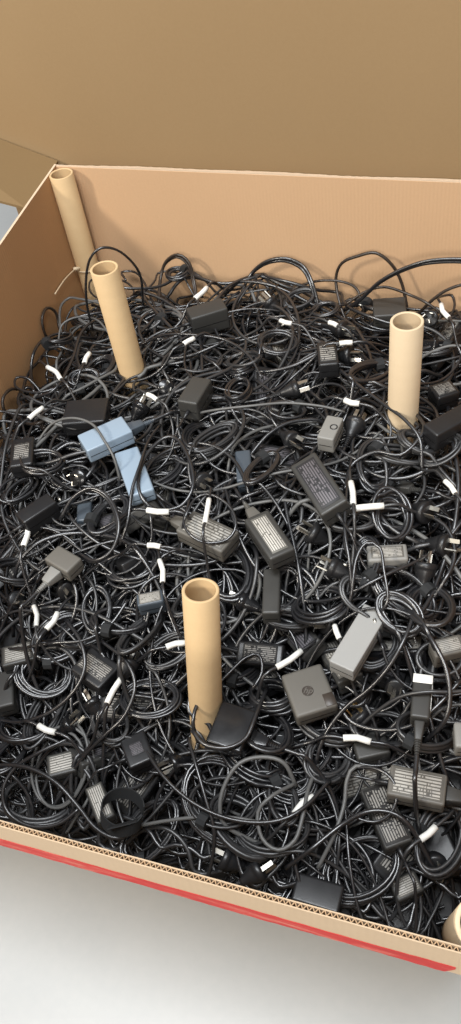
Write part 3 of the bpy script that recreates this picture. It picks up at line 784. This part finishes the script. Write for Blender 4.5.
# ------------------------------------------------------------------ coils and hanks
def coil(px, py, rpx, asp, rot, turns, label=None, r=0.0026, mk='cord', lift=0.014, tilt=None, tie=True):
    c = on_s(px, py, lift); rad = rpx * (CAMZ - c[2]) / F_PX * 1.18
    tl = tilt or (U(-0.35, 0.35), U(-0.35, 0.35))
    pts = coil_pts(c, rad, rad * asp, rot, turns, tl, 0.13, 0.010)
    # loose tail
    e = np.array(pts[-1]); d = e - np.array(pts[-3])
    pts += wander(e + d * 0.6, math.atan2(d[1], d[0]), U(0.1, 0.25), U(-0.01, 0.008), z0=e[2])
    pl = place(c)
    if label is None: label = ('wide' if rpx > 24 else 'small') + (' round' if asp > 0.7 else ' narrow') + ' coil of ' + KIND[mk] + ' ' + pl
    root = empty('cord_coil', loc=tuple(c)); inv = Matrix.Translation(-Vector(c))
    link('coiled_cord', cord_mesh('coiled_cord', pts, r, M[mk], inv, step=0.010), root)
    if tie:   # strap band round the strands on one side
        a = U(0, 6.28); u = rad * math.cos(a); v = rad * asp * math.sin(a)
        x = u * math.cos(rot) - v * math.sin(rot); y = u * math.sin(rot) + v * math.cos(rot)
        tx, ty = -rad * math.sin(a), rad * asp * math.cos(a); tx, ty = tx * math.cos(rot) - ty * math.sin(rot), tx * math.sin(rot) + ty * math.cos(rot)
        tv = np.array([tx, ty, 0.0]); tv /= np.linalg.norm(tv)
        pc = np.array(c) + np.array([x, y, x * tl[0] + y * tl[1]])
        m_ = MB(); tube(m_, [pc - tv * 0.007, pc - tv * 0.0068, pc + tv * 0.0068, pc + tv * 0.007], [0.008, 0.0115, 0.0115, 0.008], 10)
        link('strap', m_.mesh('strap', M['velcro'], inv=inv, smooth=False), root)
    tag(root, label, 'cord coil', 'coils of cord ' + pl)
    return root
CO = [(45, 462, 25, 0.8, 0.3, 6), (84, 380, 20, 0.6, 0.6, 5), (244, 360, 25, 0.75, -0.4, 5), (272, 364, 20, 0.9, 0.5, 5), (262, 468, 30, 0.45, 1.35, 8), (134, 566, 27, 0.8, 0.4, 6),
      (405, 592, 32, 0.62, -0.3, 8), (320, 603, 28, 0.8, 0.3, 7), (380, 648, 22, 0.7, 1.0, 6), (443, 658, 22, 0.8, 0.2, 6), (342, 688, 24, 0.6, -0.3, 6), (380, 305, 20, 0.8, 0.2, 6),
      (300, 300, 24, 0.55, 0.8, 6), (325, 312, 16, 0.9, 0.2, 5), (178, 275, 16, 0.9, 0.0, 3), (110, 515, 30, 0.55, 1.3, 7), (160, 470, 30, 0.5, 0.9, 6), (215, 440, 30, 0.4, 1.0, 6),
      (365, 560, 26, 0.5, 1.7, 6), (398, 520, 22, 0.8, 0.5, 5), (20, 570, 25, 0.7, 0.4, 5), (60, 640, 28, 0.7, 1.0, 5), (150, 700, 28, 0.7, 0.2, 5), (120, 620, 28, 0.6, 0.2, 6),
      (30, 720, 30, 0.75, 0.6, 5), (40, 800, 32, 0.7, 0.1, 6), (150, 830, 30, 0.6, 1.0, 5), (245, 665, 22, 0.5, 1.3, 6), (300, 760, 32, 0.6, 0.9, 5), (430, 730, 26, 0.7, 0.5, 6),
      (225, 800, 30, 0.8, 0.3, 3), (360, 870, 30, 0.7, 0.6, 5), (440, 840, 28, 0.6, 1.4, 6), (285, 590, 24, 0.6, 1.5, 6), (345, 470, 26, 0.6, 0.2, 4), (400, 455, 30, 0.5, 0.1, 5),
      (440, 450, 24, 0.7, 0.6, 4), (120, 365, 20, 0.6, 0.3, 4), (220, 325, 20, 0.7, 0.9, 4), (60, 340, 20, 0.8, 1.2, 4), (150, 320, 20, 0.8, 0.4, 4), (435, 350, 22, 0.5, 0.3, 5), (375, 380, 22, 0.5, 0.9, 5), (285, 410, 22, 0.6, 0.3, 4),
      (20, 490, 24, 0.5, 1.2, 5), (190, 600, 26, 0.5, 1.3, 4), (170, 650, 24, 0.6, 0.7, 4), (95, 610, 24, 0.6, 2.0, 5), (110, 720, 26, 0.6, 2.4, 5), (270, 830, 30, 0.7, 0.2, 3), (385, 730, 26, 0.6, 0.3, 4)]
for i, (px, py, rp, asp, rot, tn) in enumerate(CO):
    mk = random.choice(['cord', 'cord', 'cord', 'cord_soft'])
    coil(px, py, rp, asp, rot, tn, r=U(0.0023, 0.0032), mk=mk, tie=rnd() < 0.4, lift=U(0.012, 0.034))
COILS2 = 0; tries = 0
while COILS2 < 30 and tries < 3000:
    tries += 1
    px, py = U(8, 453), U(310, 900)
    if py > 790 + 0.32 * px or (py < 450 and px < 100 - (py - 290) * 0.5) or not free(px, py, 10): continue
    coil(px, py, U(20, 34), U(0.4, 0.85), U(0, 3.1), random.choice([5, 6, 7, 8]), r=U(0.0026, 0.0033), mk=random.choice(['cord', 'cord', 'cord_soft']), tie=rnd() < 0.4, lift=U(0.016, 0.036))
    BUSY.append((px, py, 16)); COILS2 += 1

# black hook-and-loop strap ring at the front left
c = on_s(122, 812, 0.062); root = empty('strap_ring', loc=tuple(c)); inv = Matrix.Translation(-Vector(c))
def band(pts, w, th, wdir):
    path = np.asarray(pts, float); m_ = MB(); t, n_, b_ = frames(path); wd = np.asarray(wdir, float); wd /= np.linalg.norm(wd)
    v_ = []
    for i in range(len(path)):
        nn_ = np.cross(t[i], wd); nn_ /= np.linalg.norm(nn_)
        for a_, s_ in ((-1, -1), (1, -1), (1, 1), (-1, 1)): v_.append(path[i] + wd * a_ * w / 2 + nn_ * s_ * th / 2)
    N = len(path)
    f_ = [[4 * i + k, 4 * i + (k + 1) % 4, 4 * i + 4 + (k + 1) % 4, 4 * i + 4 + k] for i in range(N - 1) for k in range(4)] + [[3, 2, 1, 0], [4 * N - 4, 4 * N - 3, 4 * N - 2, 4 * N - 1]]
    m_.add(v_, f_); return m_
th = np.linspace(0.3, 0.3 + 2 * math.pi * 0.93, 40)
link('strap_loop', band([c + np.array([0.031 * math.cos(a), 0.025 * math.sin(a), 0.004 * math.sin(a)]) for a in th], 0.021, 0.0018, (0.15, 0.45, 1)).mesh('strap_loop', M['velcro'], inv=inv, smooth=False), root)
e0 = c + np.array([0.027, -0.006, 0.004])
link('strap_end', band([e0, e0 + np.array([-0.016, -0.012, 0.004]), e0 + np.array([-0.034, -0.022, 0.004])], 0.017, 0.0016, (0.3, -0.6, 1)).mesh('strap_end', M['velcro'], inv=inv, smooth=False), root)
tag(root, 'open ring of black hook and loop strap lying near the front wall', 'strap')
BUSY.append((122, 815, 25))

# ------------------------------------------------------------------ cords traced from the photograph, each at its own depth
def tp(q):
    out = []
    for a in q:
        px, py = a[0], a[1]; m_ = a[2] if len(a) > 2 else 0.03
        if isinstance(m_, str):
            val = float(m_[1:]); out.append(tuple(on_y(px, py, val) if m_[0] == 'y' else on_x(px, py, val)))
        else: out.append(tuple(on_s(px, py, m_)))
    return out
Yb = 'y1.355'
TR_ = [
 ('double black cord arching against the back wall, centre', [(236, 318, 0.0), (241, 295, 'y1.32'), (250, 276, Yb), (265, 264, Yb), (285, 261, Yb), (302, 269, Yb), (311, 286, 'y1.33'), (318, 312, 0.0)], 0.0032, 'cord', True),
 ('brown-black cord arching high on the back wall, right', [(346, 322, 0.0), (339, 300, 'y1.33'), (336, 278, Yb), (342, 263, Yb), (358, 256, Yb), (376, 253, Yb), (392, 265, Yb), (402, 284, Yb), (408, 312, 0.0)], 0.0030, 'cord_brown', False),
 ('double thick cord sweeping out of the picture at the upper right', [(342, 312, 0.0), (358, 302, 'y1.3'), (378, 284, 'y1.29'), (402, 271, 'y1.29'), (430, 263, 'y1.29'), (470, 263, 'y1.29'), (500, 275, 'y1.29')], 0.0032, 'cord', True),
 ('cord winding low along the back wall, right of centre', [(278, 310, 0.01), (290, 292, 'y1.34'), (312, 282, 'y1.35'), (338, 281, 'y1.35'), (356, 288, 'y1.35'), (362, 305, 'y1.33'), (366, 320, 0.0)], 0.0029, 'cord_brown', False),
 ('cord rising at the upper right edge', [(415, 318, 0.0), (428, 304, 'y1.3'), (445, 291, 'y1.3'), (466, 284, 'y1.3'), (490, 284, 'y1.3')], 0.0030, 'cord_brown', False),
 ('cord along the foot of the back wall behind the right tube', [(345, 305, 'y1.30'), (365, 292, 'y1.31'), (385, 287, 'y1.31'), (410, 295, 'y1.3'), (430, 305, 'y1.28'), (455, 325, 0.02)], 0.0027, 'cord_brown', False),
 ('cord loop standing at the back wall behind the slab adapter', [(158, 305, 0.0), (160, 280, 'y1.34'), (165, 264, Yb), (177, 257, Yb), (188, 265, 'y1.35'), (193, 282, 'y1.34'), (196, 302, 0.0)], 0.0030, 'cord_brown', True),
 ('thin loop bending over the top of the left paper tube', [(93, 330, 0.02), (87, 305, 'y1.13'), (86, 280, 'y1.13'), (90, 259, 'y1.13'), (101, 248, 'y1.14'), (117, 250, 'y1.16'), (132, 262, 'y1.18'), (141, 278, 'y1.2'), (143, 305, 0.01)], 0.0024, 'cord', False),
 ('thin grey cord crossing the foot of the left paper tube', [(58, 345, 0.03), (62, 325, 0.05), (78, 317, 0.06), (97, 320, 0.06), (110, 335, 0.055), (122, 352, 0.05), (135, 358, 0.05), (150, 345, 0.03)], 0.0020, 'cord_grey', False),
 ('brownish cord loop standing against the left wall', [(66, 352, 0.02), (58, 345, 'x-0.895'), (46, 336, 'x-0.897'), (41, 320, 'x-0.9'), (47, 308, 'x-0.9'), (56, 313, 'x-0.898'), (60, 330, 'x-0.89'), (70, 350, 0.01)], 0.0030, 'cord_brown', False),
 ('brownish cord ring leaning on the left wall, lower down', [(44, 428, 0.02), (37, 408, 'x-0.865'), (26, 393, 'x-0.87'), (12, 389, 'x-0.872'), (3, 398, 'x-0.872'), (5, 412, 'x-0.868'), (18, 421, 'x-0.86'), (34, 424, 0.03), (52, 418, 0.02)], 0.0030, 'cord_brown', False),
 ('dark cord arc on the left wall between two standing loops', [(34, 392, 0.01), (31, 372, 'x-0.875'), (34, 352, 'x-0.882'), (44, 340, 'x-0.885'), (60, 342, 0.03)], 0.0031, 'cord', False),
 ('cord climbing from the left wall towards the left paper tube', [(36, 398, 0.02), (56, 388, 0.04), (72, 360, 0.045), (80, 335, 0.05), (92, 322, 0.05), (108, 318, 0.03)], 0.0028, 'cord', False),
 ('thin ring of cord lying round the grey sticker adapter', [(181, 540, 0.03), (185, 518, 0.07), (196, 498, 0.065), (212, 495, 0.065), (230, 507, 0.065), (236, 525, 0.07), (228, 539, 0.07), (210, 543, 0.072), (194, 538, 0.072), (184, 524, 0.07), (188, 505, 0.06), (196, 470, 0.03)], 0.0022, 'cord', False),
 ('thick cord sweeping in a wide arc at the lower left', [(-12, 767, 0.03), (12, 765, 0.05), (35, 770, 0.055), (58, 784, 0.055), (78, 806, 0.055), (96, 828, 0.06), (118, 838, 0.06), (140, 826, 0.05)], 0.0034, 'cord', False),
 ('round loop of thick cord beside the front wall at the left', [(70, 738, 0.03), (40, 752, 0.05), (15, 768, 0.05), (3, 790, 0.05), (8, 812, 0.045), (30, 826, 0.05), (58, 824, 0.05), (80, 808, 0.04)], 0.0030, 'cord', False),
 ('grey cord lying straight across the front of the heap', [(138, 826, 0.04), (165, 821, 0.05), (200, 817, 0.055), (235, 818, 0.055), (268, 824, 0.05)], 0.0027, 'cord_grey', False),
 ('grey cord bent in a hook in front of the glossy adapter', [(262, 845, 0.02), (226, 826, 0.05), (220, 805, 0.06), (226, 782, 0.06), (240, 763, 0.06), (262, 757, 0.06), (284, 763, 0.06), (296, 786, 0.04)], 0.0031, 'cord_grey', False),
 ('grey cord loop closest to the middle of the front wall', [(296, 783, 0.04), (272, 796, 0.06), (258, 812, 0.06), (262, 838, 0.06), (278, 850, 0.06), (295, 840, 0.06), (303, 815, 0.06), (308, 790, 0.05), (318, 765, 0.03)], 0.0029, 'cord_grey', False),
 ('long black cord running over the front of the heap', [(140, 740, 0.03), (160, 772, 0.055), (185, 797, 0.065), (215, 814, 0.068), (248, 822, 0.068), (280, 820, 0.068), (306, 806, 0.065), (330, 780, 0.05)], 0.0029, 'cord', False),
 ('black cord running down from the front tube to the front wall', [(188, 738, 0.04), (196, 765, 0.06), (206, 800, 0.065), (214, 830, 0.06), (212, 860, 0.04), (205, 885, 0.02)], 0.0027, 'cord', False),
 ('thick cord bowing across the dark sticker adapter near the front', [(286, 868, 0.03), (310, 850, 0.055), (340, 826, 0.06), (366, 812, 0.075), (390, 812, 0.075), (408, 824, 0.07), (424, 850, 0.05), (444, 890, 0.02)], 0.0033, 'cord', False),
 ('thin loop round the upper half of the dark sticker adapter', [(340, 800, 0.04), (354, 816, 0.065), (374, 822, 0.07), (390, 814, 0.075), (397, 796, 0.075), (391, 778, 0.075), (374, 768, 0.07), (350, 768, 0.05)], 0.0023, 'cord', False),
 ('grey cord dropping from behind the dark sticker adapter to the front', [(380, 772, 0.05), (356, 766, 0.06), (347, 780, 0.06), (344, 805, 0.055), (334, 835, 0.05), (318, 868, 0.03)], 0.0030, 'cord_grey', False),
 ('thick cord bowing at the right edge beside the narrow adapter', [(415, 615, 0.03), (432, 640, 0.06), (446, 668, 0.065), (450, 698, 0.065), (444, 722, 0.06), (424, 742, 0.03)], 0.0033, 'cord', False),
 ('cord running level across the right side to the picture edge', [(352, 735, 0.03), (375, 713, 0.05), (400, 697, 0.065), (425, 692, 0.07), (450, 692, 0.06), (475, 690, 0.05)], 0.0029, 'cord_soft', False),
 ('cord rising in an S from the square grey adapter to the right coil', [(315, 765, 0.03), (325, 735, 0.05), (345, 708, 0.055), (368, 690, 0.055), (388, 668, 0.055), (404, 640, 0.05), (415, 612, 0.03)], 0.0031, 'cord', False),
 ('cord arching below the plug with brass pins', [(338, 704, 0.05), (352, 722, 0.05), (380, 730, 0.055), (410, 726, 0.055), (435, 708, 0.05), (461, 680, 0.04)], 0.0030, 'cord', False),
 ('level cord crossing above the small grey adapter', [(190, 415, 0.03), (215, 410, 0.045), (250, 406, 0.05), (285, 403, 0.05), (320, 406, 0.045), (345, 412, 0.03)], 0.0022, 'cord_grey', False),
 ('cord sweeping over the heap behind the wedge adapter', [(140, 345, 0.03), (165, 335, 0.045), (195, 335, 0.05), (225, 340, 0.05), (248, 355, 0.045), (262, 378, 0.03)], 0.0024, 'cord', False),
 ('large oval of cord in the middle of the heap, below the wedge adapter', [(172, 515, 0.03), (148, 505, 0.05), (138, 484, 0.055), (146, 456, 0.055), (164, 438, 0.06), (178, 440, 0.06), (190, 462, 0.06), (193, 486, 0.06), (182, 505, 0.055), (160, 512, 0.05)], 0.0031, 'cord', False),
 ('looped cord lying over the foot of the front tube', [(198, 742, 0.05), (193, 722, 0.075), (200, 700, 0.065), (222, 680, 0.055), (245, 658, 0.055), (259, 655, 0.055), (262, 672, 0.055), (252, 690, 0.05)], 0.0027, 'cord', False),
 ('thick cord passing over the glossy adapter beside the tube', [(192, 730, 0.07), (204, 744, 0.078), (226, 748, 0.08), (246, 738, 0.075), (256, 715, 0.07), (266, 690, 0.04)], 0.0031, 'cord', False),
 ('cord curving right of the small grey adapter towards the right tube', [(345, 490, 0.03), (352, 465, 0.04), (375, 452, 0.05), (400, 455, 0.05), (418, 440, 0.05), (424, 425, 0.045), (410, 408, 0.02)], 0.0031, 'cord', False),
 ('cord crossing in front of the foot of the right tube', [(340, 370, 0.03), (362, 388, 0.045), (385, 405, 0.05), (405, 420, 0.055), (420, 440, 0.05), (422, 470, 0.03)], 0.0030, 'cord', False),
 ('cord running level behind the right tube foot to the right edge', [(300, 352, 0.03), (335, 345, 0.045), (370, 343, 0.045), (395, 350, 0.02)], 0.0027, 'cord', False),
 ('upright narrow loop left of the silver adapter', [(345, 620, 0.03), (352, 590, 0.05), (356, 560, 0.055), (366, 543, 0.06), (380, 548, 0.06), (384, 570, 0.055), (388, 600, 0.05), (380, 612, 0.04)], 0.0024, 'cord', False),
 ('cord dropping straight past the plug right of centre', [(352, 455, 0.03), (347, 490, 0.05), (345, 530, 0.055), (350, 565, 0.05), (352, 600, 0.03)], 0.0026, 'cord', False),
 ('cord arching over the pale blue adapter', [(36, 444, 0.02), (52, 424, 0.05), (72, 418, 0.07), (92, 424, 0.075), (104, 440, 0.072), (114, 458, 0.06), (120, 480, 0.03)], 0.0022, 'cord_grey', False),
 ('cord falling from the pale blue adapter over the second blue one', [(160, 425, 0.03), (148, 442, 0.05), (140, 465, 0.06), (132, 490, 0.06), (128, 520, 0.05), (120, 545, 0.03)], 0.0028, 'cord', False),
 ('thick hank strand standing left of centre', [(60, 520, 0.03), (72, 500, 0.05), (90, 490, 0.06), (108, 500, 0.06), (118, 525, 0.06), (112, 550, 0.055), (95, 562, 0.05), (78, 555, 0.03)], 0.0030, 'cord', True),
 ('long cord running down left of the front tube', [(100, 640, 0.03), (125, 660, 0.05), (135, 685, 0.055), (125, 715, 0.055), (105, 735, 0.05), (85, 755, 0.04), (60, 790, 0.03)], 0.0029, 'cord', False),
 ('wide cord arc above the front left plug', [(-8, 718, 0.03), (20, 722, 0.045), (50, 712, 0.05), (75, 690, 0.055), (85, 665, 0.055), (80, 640, 0.05), (66, 620, 0.03)], 0.0030, 'cord', False),
 ('cord arc at the left edge below the white tags', [(-8, 650, 0.03), (22, 648, 0.045), (55, 643, 0.05), (85, 640, 0.05), (110, 625, 0.04), (128, 600, 0.03)], 0.0027, 'cord', False),
]
for lb, q, r, mk, dbl in TR_:
    pts = tp(q)
    loose_cord(pts, r, mk, lb, group='cords laid over the heap')
    if dbl:
        loose_cord([(a + 0.004, b - 0.005 * 0.3, c_ + 0.0068) for a, b, c_ in pts], r, mk, lb.replace('double ', 'second ') if 'double' in lb else 'twin of the ' + ' '.join(lb.split()[:12]), group='cords laid over the heap')

# ------------------------------------------------------------------ cords with white tag sleeves
TG = [(54, 373, 42, 18, 'near the left wall'), (36, 413, -38, 18, 'near the left wall, below another tag'), (152, 397, 30, 11, 'above the pale blue adapter connector'), (201, 293, -42, 16, 'at the back beside the slab adapter'),
      (189, 341, -28, 12, 'in front of the slab adapter'), (346, 343, -4, 13, 'left of the right tube'), (333, 324, 22, 9, 'left behind the right tube'), (352, 402, 14, 15, 'right above the small grey adapter'),
      (26, 536, -75, 20, 'left of the square-ended grey adapter'), (35, 616, 84, 20, 'at the left, upright beside a slanting tag'), (52, 621, -55, 20, 'at the left, slanting beside an upright tag'), (158, 511, 4, 22, 'left of the ringed sticker adapter'),
      (154, 546, 6, 13, 'below left of the ringed sticker adapter'), (207, 511, 100, 24, 'inside the ring of thin cord'), (161, 571, 82, 22, 'left above the front tube'), (352, 493, 84, 22, 'upright, right of the big tilted adapter'),
      (370, 507, -5, 28, 'level, right of the big tilted adapter'), (450, 487, 50, 16, 'below the wide black adapter at the right edge'), (114, 691, -60, 28, 'long and slanting, left of the front tube foot'), (47, 729, 22, 18, 'left of the front left plug'),
      (176, 645, -12, 20, 'touching the left of the front tube'), (289, 659, -34, 30, 'long, above the square grey adapter'), (357, 740, 8, 28, 'below the plug with brass pins'), (304, 805, -42, 26, 'in the middle near the front wall'),
      (428, 833, -40, 20, 'at the lower right beside the dark sticker adapter'), (445, 311, 60, 15, 'at the back right of the right tube'), (87, 358, -62, 11, 'left of the foot of the left tube'), (337, 632, 70, 14, 'left of the silver adapter'),
      (286, 322, 15, 12, 'at the back left of the buried plugs')]
for px, py, a, ln, lb in TG:
    lift = U(0.05, 0.06) if lb != 'inside the ring of thin cord' else 0.078
    ca, sa = math.cos(math.radians(a)), math.sin(math.radians(a))
    c = on_s(px, py, lift)
    e0 = on_z(px - ca * ln / 2, py - sa * ln / 2, c[2]); e1 = on_z(px + ca * ln / 2, py + sa * ln / 2, c[2])
    d = (e1 - e0); L = np.linalg.norm(d); d /= L; th = math.atan2(d[1], d[0])
    fwd = wander(e1 + d * 0.022, th, U(0.15, 0.35), U(-0.01, 0.012), z0=c[2])
    fwd = fwd[:-2] + [(a_, b_, c_ - 0.03) for a_, b_, c_ in fwd[-2:]]
    bwd = wander(e0 - d * 0.022, th + math.pi, U(0.12, 0.3), U(0.0, 0.012), z0=c[2])
    bend = np.array([-d[1], d[0], 0]) * U(-0.10, 0.10) * L
    pts = bwd[::-1] + [tuple(e0), tuple((e0 + e1) / 2 + bend), tuple(e1)] + fwd
    path = clamp(spline(pts, 0.0075))
    i0 = int(np.argmin(np.linalg.norm(path - e0, axis=1))); i1 = int(np.argmin(np.linalg.norm(path - e1, axis=1)))
    loose_cord(pts, U(0.0022, 0.0028), random.choice(['cord', 'cord', 'cord_soft']), 'black cord with a white paper tag ' + lb, tags=[(i0, max(i1, i0 + 1))], group='cords with white tags')

# ------------------------------------------------------------------ half-buried adapters between the hand-placed ones
k = 0; tries = 0
while k < 32 and tries < 4000:
    tries += 1
    px, py = U(4, 457), U(300, 930)
    if py > 815 + 0.32 * px or (py < 430 and px < 90 - (py - 290) * 0.6) or not free(px, py, 6): continue
    c = on_s(px, py, U(-0.042, -0.02))
    if not (BX0 + 0.09 < c[0] < BX1 - 0.05 and BY0 + 0.19 < c[1] < BY1 - 0.05): continue
    if any(math.hypot(c[0] - a, c[1] - b) < 0.08 for a, b, r in TUBES): continue
    m4_ = Matrix.Translation(Vector(c)) @ Matrix.Rotation(U(0, 6.28), 4, 'Z') @ Matrix.Rotation(U(-0.5, 0.5), 4, 'Y') @ Matrix.Rotation(U(-0.6, 0.6), 4, 'X')
    L, W, T = random.choice([(0.095, 0.042, 0.027), (0.105, 0.046, 0.029), (0.088, 0.04, 0.026), (0.11, 0.05, 0.03)])
    mt = random.choice(['black', 'black', 'gloss', 'charcoal']); st = random.choice([None, None, 'sticker_dark', 'sticker_dark', 'sticker_grey', 'sticker_faint'])
    pl = place(c)
    lb = ('buried ' + {'black': 'black', 'gloss': 'glossy black', 'charcoal': 'charcoal'}[mt] + ' adapter ' + {None: 'without print', 'sticker_dark': 'with small white print', 'sticker_grey': 'with a grey sticker', 'sticker_faint': 'with faint print'}[st] + ', ' + pl)
    adapter_at(m4_, L, W, T, mt, lb, st, (0.85, 0.75), inlet=1 if rnd() < 0.3 else None, dc=-1 if rnd() < 0.4 else None, cordlen=0.25, group='buried adapters ' + pl)
    BUSY.append((px, py, 22)); k += 1

# ------------------------------------------------------------------ loose cords over the whole heap
k = 0; tries = 0
while k < 185 and tries < 3000:
    tries += 1
    x, y = U(BX0 + 0.03, BX1 - 0.03), U(BY0 + 0.12, BY1 - 0.02)
    if not inframe((x, y, surf(x, y)), -4): continue
    r = random.choice([0.0022, 0.0024, 0.0027, 0.0030, 0.0033, 0.0034])
    pts = wander((x, y), U(0, 6.28), U(0.35, 0.85), U(-0.010, 0.03), amp=U(0.004, 0.012))
    vis = [inframe(q) for q in pts]
    if sum(vis) < len(vis) * 0.6: continue
    tip = r < 0.0025 and rnd() < 0.3 and pts[-1][1] > 0.45
    if not tip: pts = dip(pts)
    loose_cord(pts, r, random.choice(CORDMATS), end=1 if tip else None)
    k += 1

# ------------------------------------------------------------------ the rest of the tangle, past counting
mbt = MB()
for i in range(620):
    x, y = U(BX0 + 0.02, BX1 - 0.02), U(BY0 + 0.10, BY1 - 0.015)
    tube(mbt, clamp(spline(wander((x, y), U(0, 6.28), U(0.3, 0.6), U(-0.075, -0.03), amp=U(0.004, 0.014)), 0.011)), random.choice([0.0023, 0.0028, 0.0033]), 5, caps=False)
for i in range(110):
    x, y = U(BX0 + 0.05, BX1 - 0.05), U(BY0 + 0.14, BY1 - 0.05)
    c = (x, y, surf(x, y) + U(-0.06, -0.028)); rad = U(0.03, 0.05)
    tube(mbt, spline(coil_pts(c, rad, rad * U(0.4, 0.9), U(0, 3.1), U(3, 6), (U(-.4, .4), U(-.4, .4))), 0.013), U(0.002, 0.003), 5, caps=False)
# packed core of the heap beneath
nx, ny = 40, 48; v_ = []; 
for j in range(ny):
    for i in range(nx):
        y = BY0 + 0.02 + (BY1 - BY0 - 0.024) * j / (ny - 1); x = BX0 + 0.004 + (BX1 - BX0 - 0.008) * i / (nx - 1)
        v_.append((x, y, surf(x, y) - 0.078 + U(-0.012, 0.012)))
v_ = clamp(np.array(v_))
mbt.add(v_, [[j * nx + i, j * nx + i + 1, (j + 1) * nx + i + 1, (j + 1) * nx + i] for j in range(ny - 1) for i in range(nx - 1)], 1)
o = link('cord_tangle', mbt.mesh('cord_tangle', [M['cord'], M['cord_soft']]))
tag(o, 'dense tangle of black cords packed beneath the upper layer of the heap', 'cord tangle', kind='stuff')
bpy.context.view_layer.update()
# ------------------------------------------------------------------ tell look-alikes apart by their place among each other
by = {}
for o in COL.objects:
    if o.parent is None and 'label' in o: by.setdefault(o['label'], []).append(o)
def spot(o):
    ch = [c for c in o.children_recursive if c.type == 'MESH'] or [o]
    c = ch[0]
    return project(np.array(o.matrix_world.translation))
ORD = {2: ['left one', 'right one'], 3: ['leftmost', 'middle one', 'rightmost'], 4: ['leftmost', 'second from left', 'second from right', 'rightmost'],
       5: ['leftmost', 'second from left', 'middle one', 'second from right', 'rightmost']}
for lb, os_ in by.items():
    if len(os_) in ORD:
        os_.sort(key=lambda o: spot(o)[0])
        for o, w in zip(os_, ORD[len(os_)]): o['label'] = lb + ', ' + w
